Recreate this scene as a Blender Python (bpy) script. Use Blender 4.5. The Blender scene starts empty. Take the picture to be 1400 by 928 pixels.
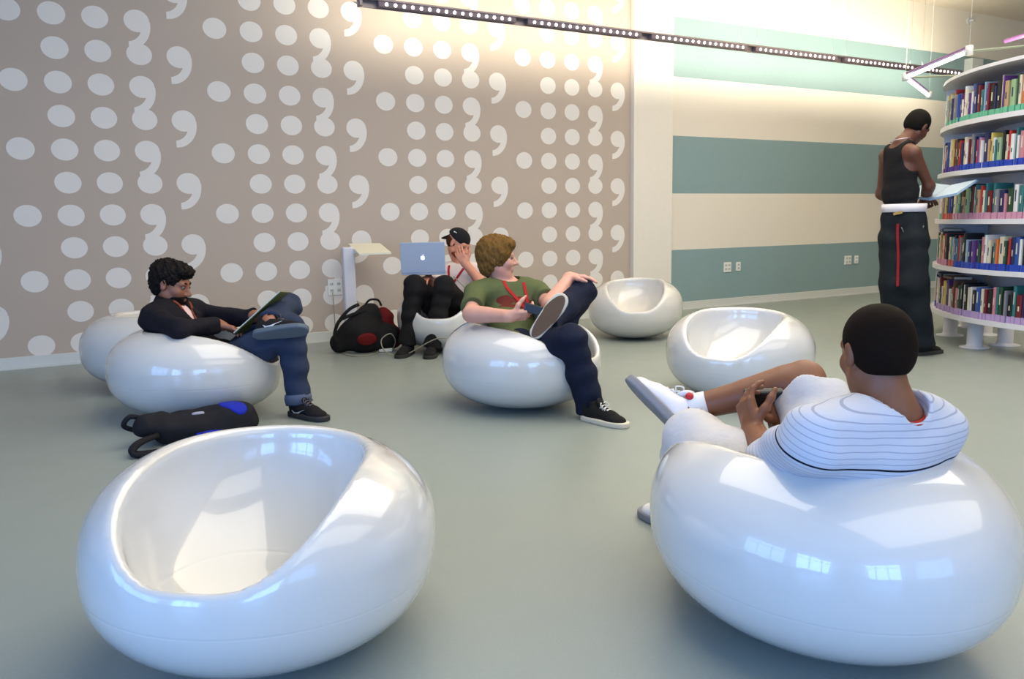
import bpy, bmesh, math, random
import numpy as np
from mathutils import Vector, Matrix, Euler

# ---------------------------------------------------------------- camera, world, lights, exposure
SC = bpy.context.scene
COL = SC.collection
cam_d = bpy.data.cameras.new('camera'); cam = bpy.data.objects.new('camera', cam_d); COL.objects.link(cam)
cam_d.sensor_width = 36.0; cam_d.lens = 36.0 * 1081.4 / 1400.0; cam_d.clip_start = 0.05
_f = Vector((0.47453, 0.86788, -0.14696)); _r = Vector((0.87595, -0.48206, -0.01840)); _u = _r.cross(_f)
_m = Matrix((_r, _u, -_f)).transposed().to_4x4(); _m.translation = Vector((0, 0, 1.03))
cam.matrix_world = _m
SC.camera = cam
SC.view_settings.view_transform = 'Standard'; SC.view_settings.look = 'None'
SC.view_settings.gamma = 1.0; SC.view_settings.use_curve_mapping = False
SC.view_settings.exposure = 0.12

world = bpy.data.worlds.new('world'); SC.world = world; world.use_nodes = True
bg = world.node_tree.nodes['Background']; bg.inputs[0].default_value = (0.42, 0.62, 1.0, 1); bg.inputs[1].default_value = 1.0

def area_light(name, loc, target, sx, sy, power, color, spread=180.0):
    d = bpy.data.lights.new(name, 'AREA'); d.shape = 'RECTANGLE'; d.size = sx; d.size_y = sy
    d.energy = power; d.color = color; d.spread = math.radians(spread)
    o = bpy.data.objects.new(name, d); COL.objects.link(o); o.location = loc
    o.rotation_euler = (Vector(target) - Vector(loc)).to_track_quat('-Z', 'Y').to_euler()
    return o

DAY = (0.22, 0.46, 1.0); WARM = (1.0, 0.87, 0.62); NEUT = (1.0, 0.915, 0.78)
# daylight through the window openings of the left wall and of the front wall (behind the camera)
for y, p in ((-1.6, 150), (1.4, 70)):
    area_light('window_daylight', (-4.3, y, 1.35), (0, y, 0.6), 2.3, 1.9, p, DAY)
for x, p in ((-1.2, 130), (2.0, 35)):
    area_light('window_daylight', (x, -4.3, 1.35), (x, 0, 0.6), 2.3, 1.9, p, DAY)
# large diffuse luminous ceiling panels over the room (outside the frame)
area_light('ceiling_panel_light', (3.9, 2.9, 3.70), (3.9, 2.9, 0), 7.4, 3.4, 240, NEUT)
area_light('ceiling_panel_light', (3.9, -1.4, 3.70), (3.9, -1.4, 0), 7.4, 3.0, 110, NEUT)

# ---------------------------------------------------------------- helpers
R = math.radians
def V(*a): return np.array(a, float)
def link(o): COL.objects.link(o); return o
def tag(o, label=None, cat=None, group=None, kind=None):
    if label: o['label'] = label
    if cat: o['category'] = cat
    if group: o['group'] = group
    if kind: o['kind'] = kind
    return o
def empty(name, loc, rz=0.0, label=None, cat=None, group=None):
    o = bpy.data.objects.new(name, None); o.empty_display_size = 0.1; link(o)
    o.location = loc; o.rotation_euler = (0, 0, rz)
    return tag(o, label, cat, group)
def kids(o): return [c for c in bpy.data.objects if c.parent == o]
def mesh_obj(name, verts, faces, mat, parent=None, smooth=True, me=None):
    """one mesh object; world-space vertices become local to the parent's location"""
    if me is None:
        me = bpy.data.meshes.new(name)
        if parent is not None:
            inv = world_of(parent).inverted()
            verts = [tuple(inv @ Vector(v)) for v in verts] if len(verts) < 4000 else (np.asarray(verts) @ np.array(inv.to_3x3()).T + np.array(inv.translation))
        if isinstance(verts, np.ndarray) and isinstance(faces, np.ndarray):
            me.vertices.add(len(verts)); me.vertices.foreach_set('co', np.asarray(verts, np.float32).ravel())
            me.loops.add(faces.size); me.loops.foreach_set('vertex_index', faces.astype(np.int32).ravel())
            me.polygons.add(len(faces)); me.polygons.foreach_set('loop_start', np.arange(0, faces.size, faces.shape[1], dtype=np.int32))
            me.update(calc_edges=True)
        else:
            me.from_pydata([tuple(v) for v in verts], [], [tuple(int(i) for i in f) for f in faces]); me.update()
        if smooth: me.polygons.foreach_set('use_smooth', [True] * len(me.polygons))
        me.materials.append(mat)
    o = bpy.data.objects.new(name, me); link(o)
    if parent is not None: o.parent = parent
    return o
def world_of(o):
    m = Matrix.LocRotScale(o.location, o.rotation_euler, o.scale)
    return world_of(o.parent) @ m if o.parent else m
class MB:
    """collects simple shapes into one mesh"""
    def __init__(s): s.v = []; s.f = []
    def add(s, v, f):
        n = len(s.v); s.v += [tuple(x) for x in v]; s.f += [tuple(i + n for i in q) for q in f]; return s
    def box(s, c, h, rot=None, bev=0.0):
        """centre, half sizes; bevelled when bev > 0"""
        M = rot if rot is not None else Matrix.Identity(3)
        c = Vector(c); hx, hy, hz = h
        if bev <= 0:
            v = [c + M @ Vector((sx * hx, sy * hy, sz * hz)) for sz in (-1, 1) for sy in (-1, 1) for sx in (-1, 1)]
            return s.add(v, [(0, 2, 3, 1), (4, 5, 7, 6), (0, 1, 5, 4), (2, 6, 7, 3), (0, 4, 6, 2), (1, 3, 7, 5)])
        bm = bmesh.new(); bmesh.ops.create_cube(bm, size=2.0)
        for w in bm.verts: w.co = Vector((w.co.x * hx, w.co.y * hy, w.co.z * hz))
        bmesh.ops.bevel(bm, geom=bm.edges[:], offset=bev, segments=2, profile=0.5, affect='EDGES')
        v = [c + M @ w.co for w in bm.verts]; bm.verts.index_update()
        f = [[w.index for w in q.verts] for q in bm.faces]; bm.free()
        return s.add(v, f)
    def tube(s, pts, r, n=10, cap=True, closed=False):
        P = [Vector(p) for p in pts]; rr = r if hasattr(r, '__len__') else [r] * len(P)
        up = Vector((0, 0, 1)); rings = []; N = len(P)
        pu = None
        for i, p in enumerate(P):
            a = P[(i - 1) % N] if (closed or i > 0) else p; b = P[(i + 1) % N] if (closed or i < N - 1) else p
            t = (b - a).normalized()
            if pu is None:
                pu = t.cross(up)
                if pu.length < 1e-3: pu = t.cross(Vector((1, 0, 0)))
            pu = (pu - t * pu.dot(t)).normalized(); w = t.cross(pu)
            rings.append([p + (pu * math.cos(2 * math.pi * k / n) + w * math.sin(2 * math.pi * k / n)) * rr[i] for k in range(n)])
        v = [q for g in rings for q in g]; f = []
        for i in range(N if closed else N - 1):
            j = (i + 1) % N
            for k in range(n): f.append((i * n + k, i * n + (k + 1) % n, j * n + (k + 1) % n, j * n + k))
        if cap and not closed: f += [tuple(range(n))[::-1], tuple((N - 1) * n + k for k in range(n))]
        return s.add(v, f)
    def lathe(s, c, prof, n=32, rot=None):
        """prof: list of (radius, z)"""
        M = rot if rot is not None else Matrix.Identity(3); c = Vector(c); v = []; f = []
        for r_, z in prof:
            for k in range(n): v.append(c + M @ Vector((r_ * math.cos(2 * math.pi * k / n), r_ * math.sin(2 * math.pi * k / n), z)))
        for i in range(len(prof) - 1):
            for k in range(n): f.append((i * n + k, i * n + (k + 1) % n, (i + 1) * n + (k + 1) % n, (i + 1) * n + k))
        f += [tuple(range(n))[::-1], tuple((len(prof) - 1) * n + k for k in range(n))]
        return s.add(v, f)
    def prism(s, poly, d, rot=None, c=(0, 0, 0)):
        """poly in local xy, extruded along local z by d"""
        M = rot if rot is not None else Matrix.Identity(3); c = Vector(c); n = len(poly)
        v = [c + M @ Vector((x, y, 0)) for x, y in poly] + [c + M @ Vector((x, y, d)) for x, y in poly]
        return s.add(v, [tuple(range(n))[::-1], tuple(range(n, 2 * n))] + [(i, (i + 1) % n, n + (i + 1) % n, n + i) for i in range(n)])
    def build(s, name, mat, parent=None, smooth=False):
        o = mesh_obj(name, s.v, s.f, mat, parent, smooth); return o
def catmull(P, k=6):
    P = [Vector(p) for p in P]; out = []
    for i in range(len(P) - 1):
        a = P[max(i - 1, 0)]; b = P[i]; c = P[i + 1]; d = P[min(i + 2, len(P) - 1)]
        for j in range(k):
            t = j / k
            out.append(0.5 * ((2 * b) + (c - a) * t + (2 * a - 5 * b + 4 * c - d) * t * t + (3 * b - a - 3 * c + d) * t ** 3))
    out.append(P[-1]); return out

# ---------------------------------------------------------------- materials
class NT:
    def __init__(s, name):
        s.m = bpy.data.materials.new(name); s.m.use_nodes = True; s.t = s.m.node_tree; s.n = s.t.nodes
        s.b = s.n['Principled BSDF']
    def node(s, kind, **kw):
        n = s.n.new(kind)
        for k, v in kw.items(): setattr(n, k, v)
        return n
    def put(s, sock, val):
        if isinstance(val, (int, float, tuple)): sock.default_value = val
        else: s.t.links.new(val, sock)
    def math(s, op, a, b=0.0, c=0.0):
        n = s.node('ShaderNodeMath', operation=op); s.put(n.inputs[0], a); s.put(n.inputs[1], b); s.put(n.inputs[2], c); return n.outputs[0]
    def mix(s, fac, a, b):
        n = s.node('ShaderNodeMix', data_type='RGBA'); s.put(n.inputs[0], fac); s.put(n.inputs[6], a); s.put(n.inputs[7], b); return n.outputs[2]
    def obj(s): return s.node('ShaderNodeTexCoord').outputs['Object']
    def sep(s, v):
        n = s.node('ShaderNodeSeparateXYZ'); s.put(n.inputs[0], v); return n.outputs
    def noise(s, scale, detail=3.0, vec=None, rough=0.5):
        n = s.node('ShaderNodeTexNoise'); n.inputs['Scale'].default_value = scale; n.inputs['Detail'].default_value = detail; n.inputs['Roughness'].default_value = rough
        s.put(n.inputs['Vector'], vec if vec is not None else s.obj()); return n.outputs['Fac']
    def bump(s, h, strength=0.3, dist=0.01, normal=None):
        n = s.node('ShaderNodeBump'); n.inputs['Strength'].default_value = strength; n.inputs['Distance'].default_value = dist
        s.put(n.inputs['Height'], h)
        if normal is not None: s.put(n.inputs['Normal'], normal)
        s.put(s.b.inputs['Normal'], n.outputs[0]); return n.outputs[0]
def C(c): return (c[0], c[1], c[2], 1.0)
def srgb(r, g, b):
    f = lambda v: (v / 255) / 12.92 if v <= 10 else (((v / 255) + 0.055) / 1.055) ** 2.4
    return (f(r), f(g), f(b))
def mat(name, col, rough=0.5, var=0.0, scale=20.0, bump=0.0, bscale=60.0, bdist=0.002, metal=0.0, coat=0.0, spec=0.5, emit=None, es=0.0, sub=0.0):
    t = NT(name); b = t.b
    b.inputs['Roughness'].default_value = rough; b.inputs['Metallic'].default_value = metal
    b.inputs['Coat Weight'].default_value = coat; b.inputs['Coat Roughness'].default_value = 0.03
    b.inputs['Specular IOR Level'].default_value = spec
    if sub > 0:
        b.inputs['Subsurface Weight'].default_value = sub; b.inputs['Subsurface Radius'].default_value = (0.02, 0.008, 0.004)
    f = t.noise(scale)
    v = var if var > 0 else 0.03
    t.put(b.inputs['Base Color'], t.mix(f, C([c * (1 - v) for c in col]), C([min(1, c * (1 + v)) for c in col])))
    if bump > 0: t.bump(t.noise(bscale, 4.0), bump, bdist)
    if emit: b.inputs['Emission Color'].default_value = C(emit); b.inputs['Emission Strength'].default_value = es
    return t.m

# ---------------------------------------------------------------- signed distance modelling
def nrm(v): v = np.asarray(v, float); return v / (np.linalg.norm(v) + 1e-12)
def cap(a, b, ra, rb=None):
    a = np.asarray(a, float); b = np.asarray(b, float); rb = ra if rb is None else rb
    ba = b - a; L = float(ba @ ba) + 1e-12
    def fn(P):
        pa = P - a; h = np.clip(pa @ ba / L, 0, 1)
        return np.sqrt(((pa - h[:, None] * ba) ** 2).sum(1)) - (ra + (rb - ra) * h)
    return fn
def ecap(a, b, ra, rb, flat, axis):
    """capsule squashed to `flat` of its radius along `axis`"""
    a = np.asarray(a, float); b = np.asarray(b, float); ax = nrm(axis); ba = b - a; L = float(ba @ ba) + 1e-12
    def fn(P):
        pa = P - a; h = np.clip(pa @ ba / L, 0, 1); q = pa - h[:, None] * ba
        s = q @ ax; q2 = q + (s * (1 / flat - 1))[:, None] * ax; l = np.sqrt((q2 ** 2).sum(1)); l0 = np.sqrt((q ** 2).sum(1)) + 1e-9
        return (l - (ra + (rb - ra) * h)) * np.clip(l0 / (l + 1e-9), flat, 1)
    return fn
def ell(c, r, M=None):
    """ellipsoid; M rows are its axes"""
    c = np.asarray(c, float); r = np.asarray(r, float); M = np.eye(3) if M is None else np.asarray(M, float)
    def fn(P):
        q = (P - c) @ M.T; k0 = np.sqrt(((q / r) ** 2).sum(1)); k1 = np.sqrt(((q / (r * r)) ** 2).sum(1)) + 1e-9
        return k0 * (k0 - 1) / k1
    return fn
def rbox(c, h, rad, M=None):
    c = np.asarray(c, float); h = np.asarray(h, float) - rad; M = np.eye(3) if M is None else np.asarray(M, float)
    def fn(P):
        q = np.abs((P - c) @ M.T) - h
        return np.sqrt((np.maximum(q, 0) ** 2).sum(1)) + np.minimum(q.max(1), 0) - rad
    return fn
def plane(c, n):
    c = np.asarray(c, float); n = nrm(n)
    return lambda P: (P - c) @ n
def smin(a, b, k):
    h = np.maximum(k - np.abs(a - b), 0) / k
    return np.minimum(a, b) - h * h * k * 0.25
def smax(a, b, k): return -smin(-a, -b, k)
def union(fs, k=0.02):
    def fn(P):
        d = fs[0](P)
        for g in fs[1:]: d = smin(d, g(P), k)
        return d
    return fn
def cut(f, g, k=0.004):
    """f without g"""
    return lambda P: smax(f(P), -g(P), k)
def keep(f, g, k=0.004):
    return lambda P: smax(f(P), g(P), k)
def grow(f, d): return lambda P: f(P) - d
def folds(f, amp=0.004, fr=28.0, seed=0.0, axis=(0, 0, 1)):
    ax = nrm(axis)
    def fn(P):
        t = P @ ax; w = np.sin(P[:, 0] * 9 + seed) + np.sin(P[:, 1] * 11 + seed * 2) + np.sin(P[:, 2] * 8 + seed * 3)
        n = np.sin(t * fr * 2.2 + w * 1.8) * 0.6 + np.sin((P[:, 0] - P[:, 2]) * fr + w * 2.3 + seed) * 0.5
        return f(P) - amp * n
    return fn
def sdf_mesh(fn, lo, hi, res, proj=2):
    B = 4; lo = np.asarray(lo, float); hi = np.asarray(hi, float)
    nb = np.ceil((hi - lo) / (B * res)).astype(int); n = nb * B + 1
    ax = [lo[i] + (np.arange(nb[i]) + 0.5) * B * res for i in range(3)]
    G = np.stack(np.meshgrid(*ax, indexing='ij'), -1).reshape(-1, 3)
    dc = np.concatenate([fn(G[i:i + 200000]) for i in range(0, len(G), 200000)]).reshape(nb)
    act = np.abs(dc) < B * res * 0.87 * 1.7 + 0.006
    F = np.where(dc > 0, 1.0, -1.0).astype(np.float32)
    F = F.repeat(B, 0).repeat(B, 1).repeat(B, 2); F = np.pad(F, ((0, 1),) * 3, mode='edge')
    msk = np.zeros(n, bool); a = act.repeat(B, 0).repeat(B, 1).repeat(B, 2)
    for dx in (0, 1):
        for dy in (0, 1):
            for dz in (0, 1): msk[dx:dx + a.shape[0], dy:dy + a.shape[1], dz:dz + a.shape[2]] |= a
    I = np.argwhere(msk); P = lo + I * res
    F[msk] = np.concatenate([fn(P[i:i + 200000]) for i in range(0, len(P), 200000)]) if len(P) else 0
    F[0] = F[-1] = 1; F[:, 0] = F[:, -1] = 1; F[:, :, 0] = F[:, :, -1] = 1
    S = F < 0
    c = np.zeros(np.array(F.shape) - 1, np.uint8)
    sl = [(slice(0, -1), slice(1, None))[k] for k in (0, 1)]
    for dx in (0, 1):
        for dy in (0, 1):
            for dz in (0, 1): c += S[sl[dx], sl[dy], sl[dz]]
    cells = (c > 0) & (c < 8); idx = np.full(c.shape, -1, np.int64); K = np.argwhere(cells); idx[cells] = np.arange(len(K))
    acc = np.zeros((len(K), 3)); cnt = np.zeros(len(K))
    corners = [(x, y, z) for x in (0, 1) for y in (0, 1) for z in (0, 1)]
    val = {q: F[K[:, 0] + q[0], K[:, 1] + q[1], K[:, 2] + q[2]].astype(float) for q in corners}
    for q in corners:
        for d in range(3):
            if q[d] == 0:
                w = list(q); w[d] = 1; w = tuple(w); a0, b0 = val[q], val[w]; m = (a0 < 0) != (b0 < 0)
                t = np.where(m, a0 / np.where(m, a0 - b0, 1), 0)
                p = np.zeros((len(K), 3)); p[:] = q; p[:, d] += t; acc[m] += p[m]; cnt[m] += 1
    X = lo + (K + acc / cnt[:, None]) * res
    for _ in range(proj):
        e = res * 0.35; f0 = fn(X)
        g = np.stack([fn(X + np.eye(3)[i] * e) - f0 for i in range(3)], 1) / e
        st = (f0 / np.maximum((g ** 2).sum(1), 0.15))[:, None] * g
        l = np.sqrt((st ** 2).sum(1)); st *= np.minimum(1, 0.7 * res / (l + 1e-12))[:, None]; X = X - st
    Q = []
    for d in range(3):
        o1, o2 = [(1, 2), (2, 0), (0, 1)][d]
        A = [slice(1, -1)] * 3; A[d] = slice(0, -1); Bs = [slice(1, -1)] * 3; Bs[d] = slice(1, None)
        s0 = S[tuple(A)]; s1 = S[tuple(Bs)]
        E = np.argwhere(s0 != s1)
        if not len(E): continue
        inside = s0[E[:, 0], E[:, 1], E[:, 2]]
        off = np.ones(3, int); off[d] = 0; E = E + off
        def cell(u_, v_):
            k = E.copy(); k[:, o1] += u_; k[:, o2] += v_; return idx[k[:, 0], k[:, 1], k[:, 2]]
        q = np.stack([cell(-1, -1), cell(0, -1), cell(0, 0), cell(-1, 0)], 1)
        q[~inside] = q[~inside][:, ::-1]; Q.append(q)
    Q = np.concatenate(Q) if Q else np.zeros((0, 4), int)
    Q = Q[(Q >= 0).all(1)]
    return X, Q
def sdf_obj(name, fn, lo, hi, res, m, parent=None, proj=2):
    X, Q = sdf_mesh(fn, lo, hi, res, proj)
    return mesh_obj(name, X, Q, m, parent)
# ---------------------------------------------------------------- the setting
D = 6.972          # y of the decorated wall
PX0, PX1 = 5.30, 5.83
XL, XR, YF, HC = -4.0, 12.6, -4.0, 3.78

def pattern_wall_mat():
    t = NT('patterned_wall'); x, y, z = t.sep(t.obj())
    S_, T_ = 0.2849, 0.2453
    u = t.math('DIVIDE', t.math('SUBTRACT', x, -0.2847), S_)
    v = t.math('DIVIDE', t.math('SUBTRACT', 1.6314, z), T_)
    iu = t.math('ROUND', u); iv = t.math('ROUND', v)
    cm = t.math('FLOORED_MODULO', iu, 5.0); rm = t.math('FLOORED_MODULO', iv, 2.0)
    eq = lambda a, b: t.math('COMPARE', a, b, 0.1)
    AND = lambda a, b: t.math('MULTIPLY', a, b)
    OR = lambda a, b: t.math('MAXIMUM', a, b)
    lt = lambda a, b: t.math('LESS_THAN', a, b)
    # head disc at every cell that carries one
    dx = t.math('MULTIPLY', t.math('SUBTRACT', u, iu), S_); dz = t.math('MULTIPLY', t.math('SUBTRACT', v, iv), T_)   # dz positive downwards
    def ellm(px, pz, cx, cz, rx, rz):
        a = t.math('DIVIDE', t.math('SUBTRACT', px, cx), rx); b = t.math('DIVIDE', t.math('SUBTRACT', pz, cz), rz)
        return lt(t.math('ADD', t.math('MULTIPLY', a, a), t.math('MULTIPLY', b, b)), 1.0)
    even = eq(rm, 0.0); odd = eq(rm, 1.0)
    disc = ellm(dx, dz, 0.0, 0.0, 0.0905, 0.0810)
    isA, isB, isC, isD, isE = [eq(cm, float(i)) for i in range(5)]
    small = OR(OR(isB, isC), OR(AND(isA, even), AND(isD, odd)))
    dots = AND(disc, small)
    # commas: D column on even rows, E column on odd rows; evaluated relative to the comma's own row (0 or 1 row above)
    def comma(row_par, colmask):
        ic = t.math('SUBTRACT', iv, t.math('FLOORED_MODULO', t.math('SUBTRACT', iv, row_par), 2.0))   # nearest comma row at or above
        h = t.math('MULTIPLY', t.math('SUBTRACT', v, ic), T_)
        # a tail can start one row lower than the rounding cell, so test this row's comma only
        head = ellm(dx, h, 0.0, 0.0, 0.090, 0.083)
        outer = ellm(dx, h, -0.062, 0.026, 0.157, 0.182)
        inner = ellm(dx, h, -0.088, 0.045, 0.116, 0.112)
        body = AND(outer, t.math('SUBTRACT', 1.0, inner))
        body = AND(body, lt(t.math('MULTIPLY', dx, -1.0), 0.068)); body = AND(body, t.math('GREATER_THAN', h, 0.0))
        body = AND(body, t.math('GREATER_THAN', t.math('ADD', t.math('MULTIPLY', dx, 0.6), t.math('MULTIPLY', h, 1.0)), 0.0))
        return AND(OR(head, body), colmask)
    m = OR(dots, OR(comma(0.0, isD), comma(1.0, isE)))
    n = t.noise(180.0, 3.0); big = t.noise(1.3, 2.0)
    base = t.mix(n, C(srgb(178, 163, 149)), C(srgb(190, 175, 161)))
    base = t.mix(t.math('MULTIPLY', big, 0.25), base, C(srgb(172, 160, 147)))
    t.put(t.b.inputs['Base Color'], t.mix(m, base, C(srgb(224, 219, 212))))
    t.b.inputs['Roughness'].default_value = 0.75
    t.bump(n, 0.08, 0.002)
    return t.m
def stripe_mat():
    t = NT('striped_wall'); x, y, z = t.sep(t.obj())
    k = t.math('FLOORED_MODULO', t.math('FLOOR', t.math('DIVIDE', t.math('SUBTRACT', z, 0.0558), 0.627)), 2.0)
    n = t.noise(90.0, 3.0)
    teal = t.mix(n, C(srgb(126, 152, 154)), C(srgb(138, 163, 164))); white = t.mix(n, C(srgb(222, 214, 200)), C(srgb(230, 222, 208)))
    t.put(t.b.inputs['Base Color'], t.mix(k, teal, white)); t.b.inputs['Roughness'].default_value = 0.6
    t.bump(n, 0.05, 0.002); return t.m
def floor_mat():
    t = NT('vinyl_floor'); n = t.noise(140.0, 4.0); b = t.noise(0.7, 2.0)
    c = t.mix(n, C(srgb(138, 147, 142)), C(srgb(150, 159, 154))); c = t.mix(t.math('MULTIPLY', b, 0.3), c, C(srgb(134, 146, 143)))
    t.put(t.b.inputs['Base Color'], c); t.b.inputs['Specular IOR Level'].default_value = 0.5
    r = t.math('MULTIPLY_ADD', t.noise(6.0, 3.0), 0.12, 0.30); t.put(t.b.inputs['Roughness'], r)
    t.bump(t.noise(220.0, 3.0), 0.06, 0.001); return t.m
M_white = mat('white_paint', srgb(228, 222, 210), 0.55, bump=0.04, bscale=120)
M_ceil = mat('ceiling_paint', srgb(214, 203, 186), 0.8, bump=0.03)
M_base = mat('white_skirting', srgb(205, 208, 204), 0.35)
M_plastic = mat('outlet_plastic', srgb(232, 230, 222), 0.35)
M_dark = mat('dark_slot', (0.02, 0.02, 0.02), 0.5)

def struct(name, mb, m, parent=None, smooth=False):
    o = mb.build(name, m, parent, smooth)
    if parent is None: o['kind'] = 'structure'
    return o
T = 0.2
struct('floor', MB().box(((XL + XR) / 2, (YF + D) / 2, -0.05), ((XR - XL) / 2 + T, (D - YF) / 2 + T, 0.05)), floor_mat())
struct('ceiling', MB().box(((XL + XR) / 2, (YF + D) / 2, HC + 0.05), ((XR - XL) / 2 + T, (D - YF) / 2 + T, 0.05)), M_ceil)
struct('wall_back_patterned', MB().box(((XL + PX0) / 2 - T / 2, D + T / 2, HC / 2), ((PX0 - XL) / 2 + T / 2, T / 2, HC / 2)), pattern_wall_mat())
struct('wall_back_striped', MB().box(((PX1 + XR) / 2, D + T / 2, HC / 2), ((XR - PX1) / 2, T / 2, HC / 2)), stripe_mat())
struct('wall_pillar', MB().box(((PX0 + PX1) / 2, D + 0.07, HC / 2), ((PX1 - PX0) / 2, 0.13, HC / 2), bev=0.006), M_white)
struct('wall_right', MB().box((XR + T / 2, (YF + D) / 2, HC / 2), (T / 2, (D - YF) / 2, HC / 2)), M_white)
def wall_with_windows(name, along, fixed, a0, a1, wins, z0, z1):
    mb = MB()
    def bx(p, q, zl, zh):
        c = (p + q) / 2
        if along == 'x': mb.box((c, fixed, (zl + zh) / 2), ((q - p) / 2, T / 2, (zh - zl) / 2))
        else: mb.box((fixed, c, (zl + zh) / 2), (T / 2, (q - p) / 2, (zh - zl) / 2))
    e = a0
    for w0, w1 in wins: bx(e, w0, 0, HC); bx(w0, w1, 0, z0); bx(w0, w1, z1, HC); e = w1
    bx(e, a1, 0, HC)
    struct(name, mb, M_white)
    for i, (w0, w1) in enumerate(wins):
        fm = MB()
        for k in range(4):
            p = w0 + (w1 - w0) * k / 3
            if along == 'x': fm.box((p, fixed, (z0 + z1) / 2), (0.03, 0.04, (z1 - z0) / 2))
            else: fm.box((fixed, p, (z0 + z1) / 2), (0.04, 0.03, (z1 - z0) / 2))
        for z in (z0 + 0.03, z0 + (z1 - z0) * 0.62, z1 - 0.03):
            c = (w0 + w1) / 2
            if along == 'x': fm.box((c, fixed, z), ((w1 - w0) / 2, 0.035, 0.03))
            else: fm.box((fixed, c, z), (0.035, (w1 - w0) / 2, 0.03))
        struct('window_%d' % (next_win()), fm, M_base)
_w = [0]
def next_win(): _w[0] += 1; return _w[0]
wall_with_windows('wall_left', 'y', XL - T / 2, YF, D, [(-2.8, -0.4), (0.2, 2.6)], 0.35, 2.75)
wall_with_windows('wall_front', 'x', YF - T / 2, XL, XR, [(-2.4, 0.0), (0.8, 3.2)], 0.35, 2.75)
# skirting
def skirting(name, x0, x1, y):
    sk = MB(); sk.box(((x0 + x1) / 2, y - 0.006, 0.045), ((x1 - x0) / 2, 0.006, 0.045), bev=0.003)
    sk.box(((x0 + x1) / 2, y - 0.016, 0.006), ((x1 - x0) / 2, 0.016, 0.006)); struct(name, sk, M_base)
skirting('baseboard_back', XL, PX0, D); skirting('baseboard_pillar', PX0, PX1, D - 0.06); skirting('baseboard_right', PX1, XR, D)

# ---------------------------------------------------------------- egg-shaped lounge chairs
def chair_mat():
    t = NT('glossy_white_fibreglass'); b = t.b
    t.put(b.inputs['Base Color'], t.mix(t.noise(3.0), C(srgb(208, 207, 204)), C(srgb(213, 212, 209))))
    b.inputs['Roughness'].default_value = 0.22; b.inputs['Coat Weight'].default_value = 1.0; b.inputs['Coat Roughness'].default_value = 0.03
    z = t.sep(t.obj())[2]
    g = t.math('SUBTRACT', 1.0, t.math('MINIMUM', t.math('DIVIDE', t.math('ABSOLUTE', t.math('SUBTRACT', z, 0.205)), 0.004), 1.0))
    t.bump(g, 0.25, -0.002)
    return t.m
M_chair = chair_mat()
CA, CB, CH = 0.417, 0.465, 0.2575       # half width, half depth, half height
def chair_fn(P):
    x, y, z = P[:, 0] / CA, P[:, 1] / CB, (P[:, 2] - CH) / CH
    rho = np.sqrt(x * x + y * y); e = 2.4
    k = (rho ** e + np.abs(z) ** e) ** (1 / e)
    body = (k - 1) * 0.32
    a = R(24.5); c, s = math.cos(a), math.sin(a)
    py = P[:, 1] + 0.111; pz = P[:, 2] - 0.42
    qy = py * c + pz * s; qz = -py * s + pz * c
    e = 2.43
    k = ((np.abs(P[:, 0]) / 0.239) ** e + (np.abs(qy) / 0.347) ** e + (np.abs(qz) / 0.25) ** e) ** (1 / e)
    sc = (k - 1) * 0.27
    return smax(body, -sc, 0.038)
X, Q = sdf_mesh(chair_fn, (-0.5, -0.52, -0.02), (0.5, 0.52, 0.62), 0.0125)
chair_me = None; chair_X = X
def place_chair(x, y, th, tilt, label, roll=0.0):
    """tilt > 0 leans back; th turns the seat opening"""
    global chair_me
    e = Euler((R(-tilt), R(roll), 0)); Mr = np.array(e.to_matrix())
    P = (chair_X - [0, 0, CH]) @ Mr.T; zmin = P[:, 2].min(); b = P[P[:, 2].argmin()]
    if chair_me is None:
        o = mesh_obj('lounge_chair', X, Q, M_chair); chair_me = o.data
    else: o = mesh_obj('lounge_chair', None, None, M_chair, me=chair_me)
    Rz = Matrix.Rotation(R(th), 3, 'Z'); rot = Rz @ e.to_matrix()
    org = Vector((x, y, -zmin)) - rot @ Vector((0, 0, CH))
    o.location = org; o.rotation_euler = rot.to_euler()
    return tag(o, label, 'chair', 'white egg-shaped lounge chairs')
place_chair(0.37, 1.97, -32, 3, 'large empty glossy white egg chair nearest the camera, seat facing left', 2.8)
place_chair(1.62, 1.33, -187, 2, 'glossy white egg chair seen from behind under the man in pale stripes', 1.9)
place_chair(0.54, 4.65, 62, -1, 'glossy white egg chair under the man in the black jacket', 1.0)
place_chair(2.17, 3.87, 28, 0, 'glossy white egg chair under the man in the green t-shirt', -2.0)
place_chair(4.33, 5.62, -35, -4, 'small empty white egg chair by the white pillar, facing the camera', -2.0)
place_chair(3.35, 3.36, -61, -1, 'empty white egg chair behind the raised white sneaker', 2.0)
place_chair(0.43, 5.70, 80, 0, 'white egg chair against the patterned wall, partly hidden behind the dark-haired man')
place_chair(2.68, 6.01, -35, 0, 'white egg chair mostly hidden under the man with the laptop')
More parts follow.
